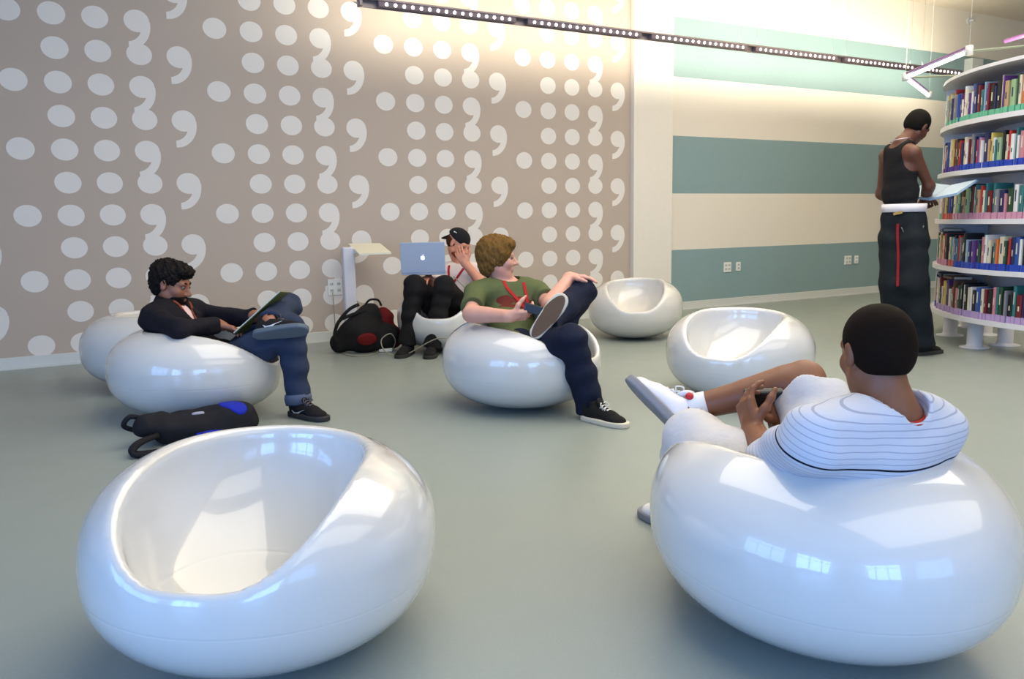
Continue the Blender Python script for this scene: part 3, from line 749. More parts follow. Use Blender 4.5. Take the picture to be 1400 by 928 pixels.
# ================= the dark-haired man in the dark jacket (left)
def man_left():
    J = J_L; r_ = V(0.876, -0.482, 0); fw = V(0.475, 0.868, 0); z = V(0, 0, 1)
    MH = frame(r_ * 0.93 - fw * 0.08 - z * 0.28, z + r_ * 0.3)
    root = person('dark-haired bearded man in a black jacket and blue jeans, lounging and looking down', (0.54, 4.65, 0))
    skin = skin_mat('tan_skin', srgb(150, 98, 74))
    hR = hand_fn(J['wrR'], r_ * 0.9 + fw * 0.1 - z * 0.25, -z * 0.9 - fw * 0.2, +1, (0.3, 0.3, 0.35, 0.4), (0.2, 0.2))
    hL = hand_fn(J['wrL'], r_ * 0.9 - fw * 0.05 + z * 0.1, -z, -1, (0.25, 0.3, 0.3, 0.35), (0.2, 0.2))
    fR = A_(J, 'toR') - A_(J, 'hlR')
    fL = nrm(r_ * 0.97 + z * 0.10 - fw * 0.02)
    build_person(root, J, MH, [hR, hL], {'R': (fR, z), 'L': (fL, z * 0.75 + fw * 0.62)}, skin)
    h = A_(J, 'head'); hm = cloth_mat('black_hair', (0.012, 0.009, 0.008), 0.4, 60, 0.5, 0.5)
    def hair(P):
        a = union([ell((0, -0.028, 0.048), (0.090, 0.108, 0.088)), ell((0, -0.055, -0.01), (0.082, 0.07, 0.082)), ell((0, 0.050, 0.085), (0.062, 0.052, 0.036))], 0.03)(P)
        a = a - 0.0035 * clump_noise(P, 60, 4.0) - 0.0038 * clump_noise(P, 190, 1.0)
        face = ell((0, 0.10, -0.04), (0.085, 0.085, 0.095))(P); low = ell((0, 0.03, -0.10), (0.12, 0.085, 0.085))(P)
        return smax(smax(a, -face, 0.01), -low, 0.01)
    X, Q = sdf_mesh(hair, (-0.14, -0.17, -0.15), (0.14, 0.14, 0.17), 0.005); mesh_obj('hair', h + X @ MH.T, Q, hm, root)
    def beard(P):
        a = HEAD(P) - 0.004 - 0.0012 * clump_noise(P, 200, 3.0)
        reg = ell((0, 0.055, -0.088), (0.075, 0.062, 0.045))(P); m = ell((0, 0.095, -0.068), (0.020, 0.02, 0.009))(P)
        return smax(smax(a, reg, 0.006), -m, 0.003)
    X, Q = sdf_mesh(beard, (-0.09, -0.03, -0.14), (0.09, 0.13, -0.02), 0.004); mesh_obj('beard', h + X @ MH.T, Q, hm, root)
    eyes(root, h, MH, hm)
    jm = denim_mat('mid_blue_denim', srgb(32, 40, 62), srgb(54, 66, 92))
    j = legs_fn(J, {'R': [(0, .105), (0.5, .09), (1, .074), (1.5, .066), (1.97, .062)], 'L': [(0, .105), (0.5, .092), (1, .072), (1.5, .064), (1.98, .054)]}, 0.006, 26, 3.0)
    lo, hi = bbox(J, 0.16, ['pel', 'hR', 'hL', 'knL', 'knR', 'anL', 'anR']); sdf_obj('jeans', j, lo, hi, 0.0075, jm, root)
    kn, an = A_(J, 'knR'), A_(J, 'anR'); d = nrm(an - kn); cuff = MB(); lt = denim_mat('pale_turned_up_denim', srgb(74, 84, 110), srgb(92, 102, 126))
    cuff.lathe(tuple(kn + (an - kn) * 0.93 - d * 0.02), [(0.052, -0.022), (0.070, -0.022), (0.074, 0.0), (0.070, 0.03), (0.054, 0.032)], 24, Matrix(frame(np.cross(d, r_), d).tolist())); cuff.build('turned_up_cuff', lt, root, True)
    jk = cloth_mat('black_jacket_cloth', srgb(24, 22, 30), 0.2, 12)
    f = top_fn(J, 0.022, {'R': (1.93, 0.066, 0.042), 'L': (1.93, 0.066, 0.042)}, 0.0055, 28, 5.0)
    MC, MP = torso_frames(J); n = A_(J, 'neck')
    col = cap(n - MC[:, 1] * 0.005, n + (h - n) * 0.30, 0.082, 0.080)
    f2 = lambda P: smin(f(P), col(P), 0.02)
    f2 = cut(f2, cap(n + MC[:, 1] * 0.02, h, 0.062, 0.085), 0.006)
    f2 = cut(f2, ell(n + MC[:, 1] * 0.13 - MC[:, 2] * 0.05, (0.042, 0.09, 0.10), MC.T), 0.006)
    lo, hi = bbox(J, 0.17, ['pel', 'mid', 'neck', 'shL', 'shR', 'elR', 'elL', 'wrR', 'wrL']); sdf_obj('jacket', f2, lo, hi, 0.0068, jk, root)
    ts = keep(union(torso(J, 0.006), 0.03), ell(n + MC[:, 1] * 0.09 - MC[:, 2] * 0.05, (0.075, 0.12, 0.14), MC.T))
    ts = cut(ts, cap(n + MC[:, 1] * 0.03, h, 0.062, 0.075), 0.006)
    lo, hi = n - 0.2, n + 0.2; sdf_obj('undershirt', ts, lo, hi, 0.007, cloth_mat('pale_pink_cotton', srgb(222, 190, 192), 0.12, 30), root)
    P0 = lambda x, y, zz: tuple(A_(J, 'mid') + MC @ V(x, y, zz)); lan = cloth_mat('brown_red_band', srgb(120, 62, 42), 0.1, 60)
    H = float(np.linalg.norm(n - A_(J, 'mid')))
    both = lambda P: np.minimum(f2(P), ts(P)); sf = lambda x, zz: tuple(march(both, P0(x, 0.0, zz), MC[:, 1]))
    for q_ in (-1, 1): lanyard(root, [sf(q_ * x, H + zz) for x, zz in ((0.062, -0.005), (0.05, -0.04), (0.03, -0.10), (0.01, -0.17))], lan, 0.008, nrm_dir=MC[:, 1])
    up = cloth_mat('black_shoe_mesh', (0.012, 0.011, 0.013), 0.2, 30); so = mat('grey_blue_rubber', srgb(84, 96, 108), 0.7, bump=0.4, bscale=140); so2 = mat('dark_rubber', (0.02, 0.02, 0.022), 0.7)
    wm = mat('white_side_mark', srgb(215, 215, 215), 0.5); dl = mat('dark_lace', srgb(90, 84, 92), 0.8)
    shoe(root, A_(J, 'hlR') + V(0, 0, 0.085) + nrm(fR) * 0.06, fR, z, up, so2, dl, stripe=wm)
    sn = nrm(-fw * 0.62 - z * 0.75 + r_ * 0.05)
    shoe(root, A_(J, 'anL') + fL * 0.01, fL, -sn, up, so, dl, stripe=wm)
man_left()
def magazine():
    r_ = V(0.876, -0.482, 0); fw = V(0.475, 0.868, 0); z = V(0, 0, 1)
    a = V(0.703, 4.395, 0.455); b = V(0.965, 4.330, 0.675); ax = nrm(b - a); c = (a + b) / 2 + fw * 0.0
    M = frame(nrm(fw * 0.97 + r_ * 0.05 - z * 0.10), np.cross(ax, fw) * (1 if np.cross(ax, fw)[2] > 0 else -1))
    o = empty('magazine', tuple(c), 0, 'thin magazine seen edge-on, held by the man in the black jacket', 'magazine')
    m = MB(); m.box(tuple(c + fw * 0.06), (float(np.linalg.norm(b - a)) / 2, 0.07, 0.0025), Matrix(M.tolist()), 0.001); m.build('cover', mat('olive_cover', srgb(92, 98, 44), 0.5), o)
    m = MB(); m.box(tuple(c + fw * 0.062 + M[:, 2] * 0.0045), (float(np.linalg.norm(b - a)) / 2 - 0.006, 0.066, 0.003), Matrix(M.tolist())); m.build('pages', mat('magazine_paper', srgb(214, 216, 212), 0.6), o)
magazine()

# ================= the man in the pale striped shirt (near, from behind)
def man_near():
    J = dict(J_N); r_ = V(0.876, -0.482, 0); fw = V(0.475, 0.868, 0); z = V(0, 0, 1)
    J['hlL'] = (1.71, 1.877, 0.0); J['toL'] = (1.68, 2.127, 0.0)
    face = -r_ * 0.12 + fw * 0.97 - z * 0.15
    MH = frame(face, z + fw * 0.12) * 0.89
    root = person('man with cropped hair in a pale striped shirt and shorts, seen from behind', (1.62, 1.33, 0))
    skin = skin_mat('brown_skin', srgb(126, 78, 52))
    hL = hand_fn(J['wrL'], z * 0.75 + fw * 0.45 - r_ * 0.12, r_ * 0.9 + fw * 0.25, -1, (0.45, 0.55, 0.6, 0.6), (0.5, 0.5), 0.10)
    hR = hand_fn(J['wrR'], z * 0.75 + fw * 0.30 - r_ * 0.35, -r_ * 0.85 + fw * 0.2, +1, (0.40, 0.5, 0.6, 0.6), (0.5, 0.5), 0.10)
    fL = A_(J, 'toL') - A_(J, 'hlL'); fR = nrm(-r_ * 0.52 + z * 0.50 + fw * 0.66)
    build_person(root, J, MH, [hL, hR], {'L': (fL, z), 'R': (fR, r_ * 0.83 + z * 0.55 + fw * 0.1)}, skin, 0.0055)
    h = A_(J, 'head'); n = A_(J, 'neck'); hm = cloth_mat('cropped_black_hair', srgb(26, 17, 12), 0.3, 220, 0.8, 0.5)
    def hair(P):
        a = union([ell((0, -0.018, 0.034), (0.0815, 0.099, 0.088)), ell((0, -0.045, -0.012), (0.070, 0.066, 0.066))], 0.03)(P)
        face = ell((0, 0.115, -0.05), (0.10, 0.10, 0.115))(P); low = ell((0, 0.0, -0.125), (0.13, 0.16, 0.075))(P); ears = ell((0, 0.0, -0.02), (0.12, 0.022, 0.04))(P)
        return smax(smax(smax(a, -face, 0.008), -low, 0.008), -ears, 0.006)
    X, Q = sdf_mesh(hair, (-0.12, -0.15, -0.12), (0.12, 0.12, 0.15), 0.005); mesh_obj('hair', h + X @ MH.T, Q, hm, root)
    eyes(root, h, MH, hm, False)
    # striped shirt
    MC, MP = torso_frames(J); t = NT('pale_striped_jersey'); t.b.inputs['Roughness'].default_value = 0.9; t.b.inputs['Specular IOR Level'].default_value = 0.2
    nn = t.node('ShaderNodeVectorMath', operation='DOT_PRODUCT'); t.put(nn.inputs[0], t.obj()); nn.inputs[1].default_value = tuple(MC[:, 2]); hh = nn.outputs['Value']
    top = float((n - V(1.62, 1.33, 0)) @ MC[:, 2]); dist = t.math('SUBTRACT', top, hh)
    fine = t.math('LESS_THAN', t.math('FRACT', t.math('DIVIDE', dist, 0.0135)), 0.16)
    blk = t.math('LESS_THAN', t.math('ABSOLUTE', t.math('SUBTRACT', dist, 0.070)), 0.0028)
    c = t.mix(fine, C(srgb(196, 199, 210)), C(srgb(160, 165, 183))); c = t.mix(blk, c, C((0.012, 0.014, 0.025)))
    t.put(t.b.inputs['Base Color'], c); t.bump(t.noise(11.0, 3.0), 0.3, 0.02)
    f = top_fn(J, 0.016, {'L': (0.92, 0.072, 0.088), 'R': (0.8, 0.070, 0.08)}, 0.005, 22, 7.0, 1.0)
    f = cut(f, cap(n + MC[:, 2] * 0.03, h, 0.072, 0.075), 0.012)
    lo, hi = bbox(J, 0.19, ['pel', 'mid', 'neck', 'shL', 'shR', 'elR', 'elL']); sdf_obj('shirt', f, lo, hi, 0.0065, t.m, root)
    lan = cloth_mat('red_band', srgb(176, 46, 42), 0.1, 60); P0 = lambda x, y, zz: tuple(n + MC @ V(x, y, zz))
    lanyard(root, [P0(-0.075, 0.03, 0.005), P0(-0.060, -0.045, 0.022), P0(0.0, -0.072, 0.022), P0(0.060, -0.045, 0.022), P0(0.075, 0.03, 0.005)], lan, 0.007, nrm_dir=(MC[:, 2]))
    # shorts
    sm = cloth_mat('pale_cotton_shorts', srgb(206, 204, 206), 0.05, 6, 0.9, 0.5)
    g2 = legs_fn(J, {'R': [(0, .112), (0.5, .104), (0.82, .096)], 'L': [(0, .112), (0.5, .104), (1.0, .092), (1.25, .092)]}, 0.009, 22, 2.0, g=0.02)
    lo, hi = bbox(J, 0.19, ['pel', 'hR', 'hL', 'knL', 'knR']); sdf_obj('shorts', g2, lo, hi, 0.0065, sm, root)
    up = mat('white_leather', srgb(228, 224, 226), 0.45, bump=0.1, bscale=40); so = mat('grey_rubber', srgb(128, 128, 134), 0.7, bump=0.4, bscale=150)
    shoe(root, A_(J, 'hlL') + V(0, 0, 0.085) + nrm(fL) * 0.06, fL, z, up, so, M_lace_w)
    sn = nrm(-r_ * 0.83 - z * 0.55 - fw * 0.1)
    o = shoe(root, A_(J, 'anR') + fR * 0.01, fR, -sn, up, so, M_lace_w, 1.05)
    # red emblem on the ankle side and sock top
    M = frame(fR, -sn); a = A_(J, 'anR') + fR * 0.02
    for q in (-1, 1):
        em = MB(); prof = [(0.013, 0), (0.012, 0.003), (0.006, 0.005), (0.001, 0.0055)]
        em.lathe(tuple(a + M @ V(q * 0.044, -0.005, 0.015)), prof, 14, Matrix(np.stack([M[:, 1], M[:, 2], M[:, 0] * q], 1).tolist())); em.build('ankle_emblem', mat('red_emblem', srgb(186, 28, 34), 0.5), o, True)
    sh = nrm(A_(J, 'knL') - A_(J, 'anL')); sk = MB(); sk.lathe(tuple(A_(J, 'anL')), [(0.036, -0.03), (0.041, 0.0), (0.041, 0.06), (0.037, 0.062)], 22, Matrix(frame(np.cross(sh, r_), sh).tolist())); sk.build('sock', cloth_mat('white_sock', srgb(224, 224, 228), 0.03), root, True)
    sk = MB(); sh = nrm(A_(J, 'knR') - A_(J, 'anR')); sk.lathe(tuple(A_(J, 'anR')), [(0.040, -0.01), (0.044, 0.0), (0.0435, 0.05), (0.040, 0.052)], 22, Matrix(frame(np.cross(sh, z), sh).tolist())); sk.build('sock', cloth_mat('white_sock', srgb(224, 224, 228), 0.03), root, True)
    ph = MB(); c = (A_(J, 'wrL') + A_(J, 'wrR')) / 2 + z * 0.085 + fw * 0.06; ph.box(tuple(c), (0.058, 0.011, 0.032), Matrix(frame(fw * 0.8 + z * 0.5, z).tolist()), 0.006)
    tag(ph.build('handheld_game', mat('black_gadget_plastic', (0.012, 0.012, 0.013), 0.3)), 'black handheld device held in both hands by the man in the striped shirt', 'gadget')
man_near()

# ================= the man with the laptop (far)
def man_laptop():
    J = J_P; r_ = V(0.876, -0.482, 0); fw = V(0.475, 0.868, 0); z = V(0, 0, 1)
    MH = frame(r_ * 0.72 - fw * 0.45 - z * 0.42, z + r_ * 0.3)
    root = person('man in a black cap and white t-shirt sitting by the wall, hand on face', (2.68, 5.95, 0))
    skin = skin_mat('pink_skin', srgb(204, 138, 112))
    hL = hand_fn(J['wrL'], z * 0.8 - r_ * 0.45, fw * 0.8 + r_ * 0.2, -1, (0.3, 0.35, 0.4, 0.4), (0.2, 0.2))
    hR = hand_fn(J['wrR'], -fw * 0.8 - r_ * 0.2, -z, +1, (0.3, 0.35, 0.4, 0.4), (0.2, 0.2))
    f = {s: nrm(A_(J, 'to' + s) * (1, 1, 0) - A_(J, 'an' + s) * (1, 1, 0) + V(-0.35, -0.55, 0)) for s in 'LR'}
    build_person(root, J, MH, [hL, hR], {s: (f[s], z) for s in 'LR'}, skin, 0.008)
    h = A_(J, 'head'); n = A_(J, 'neck')
    cm = cloth_mat('black_cap_cloth', (0.012, 0.012, 0.013), 0.2, 30)
    def capf(P):
        a = ell((0, -0.02, 0.045), (0.087, 0.105, 0.083))(P); return smax(a, -(P[:, 2] - 0.028 + 0.25 * P[:, 1]), 0.006)
    X, Q = sdf_mesh(capf, (-0.12, -0.15, -0.05), (0.12, 0.12, 0.16), 0.006); co = mesh_obj('cap', h + X @ MH.T, Q, cm, root)
    def brim(P):
        q = P - V(0, -0.108, 0.022); a = np.sqrt((q[:, 0] / 0.070) ** 2 + (q[:, 1] / 0.056) ** 2) - 1
        return smax(a * 0.07, np.abs(q[:, 2] - 1.0 * q[:, 1] + 3 * q[:, 0] ** 2) - 0.004, 0.003)
    X, Q = sdf_mesh(brim, (-0.1, -0.23, -0.12), (0.1, -0.03, 0.08), 0.004); mesh_obj('brim', h + X @ MH.T, Q, cm, co)
    lg = MB(); c = h + MH @ V(-0.02, -0.055, 0.118)
    lg.box(tuple(h + MH @ V(0.072, -0.03, 0.075)), (0.006, 0.018, 0.012), Matrix(MH.tolist()), 0.004); l1 = lg.build('logo_patch', mat('white_logo_thread', srgb(205, 205, 200), 0.7), co)
    def ruff(P):
        a = ell((0, -0.035, 0.0), (0.080, 0.082, 0.07))(P) - 0.002 * clump_noise(P, 160); return smax(a, -ell((0, 0.09, -0.05), (0.1, 0.1, 0.12))(P), 0.01)
    X, Q = sdf_mesh(ruff, (-0.12, -0.15, -0.1), (0.12, 0.08, 0.1), 0.006); mesh_obj('hair', h + X @ MH.T, Q, cloth_mat('short_brown_hair', srgb(70, 40, 26), 0.2, 60), root)
    def beard(P): return smax(HEAD(P) - 0.005, ell((0, 0.05, -0.09), (0.08, 0.065, 0.045))(P), 0.006)
    X, Q = sdf_mesh(beard, (-0.1, -0.04, -0.15), (0.1, 0.13, -0.02), 0.006); mesh_obj('beard', h + X @ MH.T, Q, cloth_mat('ginger_beard', srgb(120, 66, 44), 0.2, 60), root)
    eyes(root, h, MH, cm, False)
    MC, MP = torso_frames(J)
    g = top_fn(J, 0.014, {'R': (0.6, 0.066, 0.066), 'L': (0.6, 0.066, 0.066)}, 0.0045, 24, 2.0)
    g = cut(g, cap(n, h, 0.068, 0.07), 0.008)
    lo, hi = bbox(J, 0.17, ['pel', 'mid', 'neck', 'shL', 'shR', 'elR', 'elL']); sdf_obj('t_shirt', g, lo, hi, 0.009, cloth_mat('white_jersey', srgb(222, 208, 206), 0.05, 12), root)
    P0 = lambda x, y, zz: tuple(n + MC @ V(x, y, zz)); lan = cloth_mat('red_neck_band', srgb(170, 40, 52), 0.1, 60)
    sf = lambda x, zz: tuple(march(g, P0(x, 0.0, zz), MC[:, 1]))
    for q_ in (-1, 1): lanyard(root, [sf(q_ * x, zz) for x, zz in ((0.07, -0.02), (0.055, -0.07), (0.025, -0.14), (0.0, -0.2))], lan, 0.010, nrm_dir=MC[:, 1])
    tm = cloth_mat('black_trouser_cloth', (0.011, 0.010, 0.011), 0.2, 12)
    j = legs_fn(J, {'R': [(0, .105), (0.5, .095), (1, .080), (1.5, .070), (2.05, .066)], 'L': [(0, .105), (0.5, .095), (1, .080), (1.5, .070), (2.05, .066)]}, 0.006, 24, 3.0)
    lo, hi = bbox(J, 0.16, ['pel', 'hR', 'hL', 'knL', 'knR', 'anL', 'anR']); sdf_obj('trousers', j, lo, hi, 0.009, tm, root)
    for s in 'LR': shoe(root, A_(J, 'an' + s) * (1, 1, 0) + V(0, 0, 0.086), f[s], z, cm, mat('black_sole_rubber', (0.015, 0.015, 0.015), 0.7), cm, 1.05)
    # laptop on the thighs
    L = empty('laptop', (2.46, 5.80, 0.63), 0, 'open silver laptop on the black trousers, its lid turned to the camera', 'laptop')
    sil = mat('silver_aluminium', srgb(160, 172, 192), 0.4, metal=0.1); hinge = V(2.405, 5.84, 0.637)
    ax = r_; Mb = Matrix(np.stack([ax, -fw, -np.cross(ax, fw)], 1).tolist())
    base = MB(); base.box(tuple(hinge + fw * 0.115), (0.172, 0.118, 0.010), Matrix(np.stack([ax, fw, z], 1).tolist()), 0.005); bo = base.build('keyboard_base', sil, L)
    kb = MB()
    for i in range(13):
        for k in range(5): kb.box(tuple(hinge + fw * (0.035 + 0.02 * k) + ax * (-0.14 + 0.0233 * i) + z * 0.0115), (0.0095, 0.008, 0.0012), Matrix(np.stack([ax, fw, z], 1).tolist()))
    kb.build('keys', mat('laptop_keys', srgb(170, 172, 176), 0.5), bo)
    up = nrm(z + -fw * 0.10); Ml = Matrix(np.stack([ax, np.cross(up, ax), up], 1).tolist())
    lid = MB(); lc = hinge + up * 0.127; lid.box(tuple(lc), (0.175, 0.005, 0.122), Ml, 0.004); lo_ = lid.build('lid', sil, L)
    sc = MB(); sc.box(tuple(lc + fw * 0.0062), (0.160, 0.0008, 0.105), Ml); sc.build('screen', mat('lcd_screen', (0.02, 0.02, 0.025), 0.2, emit=(0.75, 0.85, 1.0), es=1.5), lo_)
    # lit fruit emblem on the lid: apple outline with a bite and a leaf
    pts = []
    for k in range(40):
        a = 2 * math.pi * k / 40; rr = 0.0165 * (1 + 0.10 * math.sin(a) * 0 - 0.16 * max(0, math.cos(2 * (a - math.pi / 2))) * (1 if math.sin(a) > 0 else 0.7))
        x, y = rr * 1.0 * math.cos(a), rr * 1.08 * math.sin(a)
        dx, dy = x - 0.0195, y - 0.002; dd = math.hypot(dx, dy)
        if dd < 0.008: x = 0.0195 + dx / dd * 0.008; y = 0.002 + dy / dd * 0.008
        pts.append((x, y))
    em = MB(); Me = Matrix(np.stack([ax, up, -fw], 1).tolist()); c0 = lc - np.array(Ml.col[1]) * 0.0
    nrm_l = np.array([Ml[i][1] for i in range(3)]); sgn = -1 if nrm_l @ fw > 0 else 1; outn = nrm_l * sgn
    Me = Matrix(np.stack([ax, up, outn], 1).tolist()); c0 = lc + outn * 0.0045
    em.prism(pts, 0.0016, Me, tuple(c0)); em.prism([(0.001, 0.0), (0.007, 0.004), (0.008, 0.010), (0.002, 0.006)], 0.0016, Me, tuple(c0 + up * 0.018))
    em.build('lit_emblem', mat('lit_emblem_plastic', (0.9, 0.93, 1.0), 0.4, emit=(0.85, 0.92, 1.0), es=1.4), lo_)
man_laptop()

# ================= the man standing at the shelves
def man_standing():
    J = J_S; r_ = V(0.876, -0.482, 0); fw = V(0.475, 0.868, 0); z = V(0, 0, 1)
    face = r_ * 0.80 + fw * 0.5 - z * 0.55; MH = frame(face, z + r_ * 0.5)
    root = person('standing man in a black tank top and baggy dark jeans, reading at the bookshelf', (5.43, 3.80, 0))
    skin = skin_mat('dark_brown_skin', srgb(96, 56, 40))
    hL = hand_fn(J['wrL'], r_ * 0.9 + fw * 0.25, z, -1, (0.12, 0.12, 0.12, 0.15), (0.1, 0.1))
    hR = hand_fn(J['wrR'], r_ * 0.7 + fw * 0.5, -z * 0.8 - r_ * 0.1, +1, (0.3, 0.3, 0.3, 0.3), (0.3, 0.2))
    ff = {'R': nrm(V(*J['toR']) * (1, 1, 0) - V(*J['anR']) * (1, 1, 0)), 'L': nrm(V(*J['toL']) * (1, 1, 0) - V(*J['anL']) * (1, 1, 0) + V(0.25, 0.05, 0))}
    build_person(root, J, MH, [hL, hR], {s: (ff[s], z) for s in 'LR'}, skin, 0.007, 0.92)
    h = A_(J, 'head'); n = A_(J, 'neck'); hm = cloth_mat('very_short_black_hair', (0.010, 0.008, 0.007), 0.3, 200, 0.8, 0.4)
    def hair(P):
        a = union([ell((0, -0.018, 0.034), (0.081, 0.099, 0.088)), ell((0, -0.045, -0.01), (0.070, 0.066, 0.06))], 0.03)(P)
        return smax(smax(smax(a, -ell((0, 0.115, -0.05), (0.10, 0.10, 0.115))(P), 0.008), -ell((0, 0.0, -0.12), (0.13, 0.16, 0.07))(P), 0.008), -ell((0, 0.0, -0.02), (0.12, 0.022, 0.04))(P), 0.006)
    X, Q = sdf_mesh(hair, (-0.12, -0.15, -0.12), (0.12, 0.12, 0.15), 0.006); mesh_obj('hair', h + X @ MH.T, Q, hm, root); eyes(root, h, MH, hm, False)
    MC, MP = torso_frames(J); p = A_(J, 'pel'); m = A_(J, 'mid'); sl, sr = A_(J, 'shL'), A_(J, 'shR')
    tk = cloth_mat('black_tank_cotton', (0.010, 0.010, 0.011), 0.2, 14)
    f = union(torso(J, 0.004, 0.92), 0.03)
    # tank top: cut scooped neck, arm holes
    f = cut(f, ell(n + MC[:, 2] * 0.03, (0.085, 0.16, 0.085), MC.T), 0.006)
    f = cut(f, ell(sl + (sl - sr) * 0.06, (0.075, 0.18, 0.14), MC.T), 0.006); f = cut(f, ell(sr + (sr - sl) * 0.06, (0.075, 0.18, 0.14), MC.T), 0.006)
    f = folds(f, 0.003, 24, 1.0); f = (lambda q: (lambda P: smax(q(P), (p + z * 0.05 - P) @ z, 0.004)))(f)
    lo, hi = bbox(J, 0.2, ['pel', 'mid', 'neck', 'shL', 'shR']); sdf_obj('tank_top', f, lo, hi, 0.007, tk, root)
    jm = denim_mat('black_faded_denim', srgb(13, 17, 20), srgb(30, 37, 43))
    j0 = legs_fn(J, {'R': [(0, .085), (0.3, .102), (1, .096), (1.5, .092), (2.0, .096)], 'L': [(0, .085), (0.3, .102), (1, .096), (1.5, .092), (2.0, .096)]}, 0.006, 14, 2.0, g=-0.01, w=0.8, blend=0.06)
    j0 = (lambda a, b: (lambda P: smin(a(P), b(P), 0.05)))(j0, ell(p + z * 0.0, (0.135, 0.110, 0.16), MP.T))
    v = []; ctr = p + z * 0.078
    for a in np.linspace(0, 2 * math.pi, 41)[:-1]:
        o_ = nrm((MP @ V(math.cos(a), math.sin(a), 0)) * (1, 1, 0))
        lo2 = march(j0, ctr - z * 0.03, o_) - ctr + z * 0.03; up2 = march(f, ctr + z * 0.03, o_) - ctr - z * 0.03; rr = max(np.linalg.norm(lo2), np.linalg.norm(up2)) + 0.002
        for dz, dr in ((-0.034, -0.01), (0.026, -0.01), (0.026, 0.005), (-0.034, 0.005)): v.append(tuple(ctr + z * dz + o_ * (rr + dr)))
    F = [(4 * i + j_, 4 * i + (j_ + 1) % 4, 4 * ((i + 1) % 40) + (j_ + 1) % 4, 4 * ((i + 1) % 40) + j_) for i in range(40) for j_ in range(4)]
    mesh_obj('belt', v, F, cloth_mat('white_belt_web', srgb(228, 222, 226), 0.03), root)
    j = cut(j0, plane(p + z * 0.045, -z), 0.004) if False else (lambda P: smax(j0(P), (P - p - z * 0.045) @ z, 0.004))
    lo, hi = bbox(J, 0.2, ['pel', 'hR', 'hL', 'knL', 'knR', 'anL', 'anR']); jo = sdf_obj('jeans', j, lo, hi, 0.008, jm, root)
    def onj(x, y, zz):                       # march a point outward onto the jeans
        a = p + MP @ V(x, 0, zz); d = nrm(MP @ V(0, y, 0)); t_ = np.linspace(0, 0.3, 120); pts = a + t_[:, None] * d; s_ = j(pts); k = np.argmax(s_ > 0.002); return tuple(pts[k] + d * 0.007)
    pt = MB(); pt.box(onj(0.01, -1, 0.018), (0.032, 0.003, 0.010), Matrix(MP.tolist()), 0.002); pt.build('leather_patch', mat('tan_leather_patch', srgb(160, 132, 66), 0.6), root)
    lanyard(root, [onj(0.0, -1, -0.06), onj(-0.01, -1, -0.16), onj(-0.02, -1, -0.28), onj(-0.035, -1, -0.42), onj(-0.04, -1, -0.52)], cloth_mat('red_strap', srgb(132, 28, 34), 0.1, 60), 0.009, 'red_strap', nrm_dir=-MP[:, 1])
    ch = MB(); a, b = V(*onj(0.02, -1, -0.09)), V(*onj(0.15, -1, -0.10)); pts = catmull([a, a * 0.72 + b * 0.28 - z * 0.075, a * 0.35 + b * 0.65 - z * 0.095, b], 6); ch.tube(pts, 0.005, 6); ch.build('belt_chain', mat('dull_chain', srgb(110, 112, 108), 0.4, metal=0.6), root, True)
    nk = MB(); pts = [tuple(n + MC @ V(0.072 * math.sin(a), -0.012 - 0.068 * math.cos(a), 0.028 - 0.012 * math.cos(a))) for a in np.linspace(-1.9, 1.9, 15)]
    nk.tube(pts, 0.004, 6); nk.build('necklace', mat('silver_chain', srgb(190, 180, 190), 0.3, metal=0.7), root, True)
    sm = cloth_mat('dark_suede', (0.015, 0.013, 0.012), 0.2, 20); so = mat('dark_grey_rubber', (0.03, 0.03, 0.028), 0.7)
    for s in 'LR': shoe(root, A_(J, 'an' + s) * (1, 1, 0) + V(0, 0, 0.088), ff[s], z, sm, so, sm, 1.08)
    # open book held in front
    c = V(5.738, 3.744, 1.185) + r_ * 0.02 + fw * 0.03
    B = empty('open_book', tuple(c), 0, 'large pale blue open book held by the standing man', 'book')
    bf = nrm(r_ * 0.82 + fw * 0.45); bs = np.cross(bf, z)           # reading direction, sideways
    for q in (-1, 1):
        lean = nrm(bs * q + z * 0.16); un = nrm(np.cross(bf, lean)); un = un if un[2] > 0 else -un; tiltf = nrm(bf + z * 0.42)
        Mb = Matrix(np.stack([lean, tiltf, np.cross(lean, tiltf)], 1).tolist()); cc = c + lean * 0.105
        cv = MB(); cv.box(tuple(cc - un * 0.002), (0.108, 0.135, 0.0025), Mb, 0.001); cv.build('cover', mat('pale_blue_cover', srgb(140, 170, 196), 0.4), B)
        pg = MB(); pg.box(tuple(cc + un * 0.006), (0.102, 0.128, 0.006), Mb, 0.002); pg.build('pages', mat('book_pages_blue', srgb(176, 196, 212), 0.6), B)
man_standing()
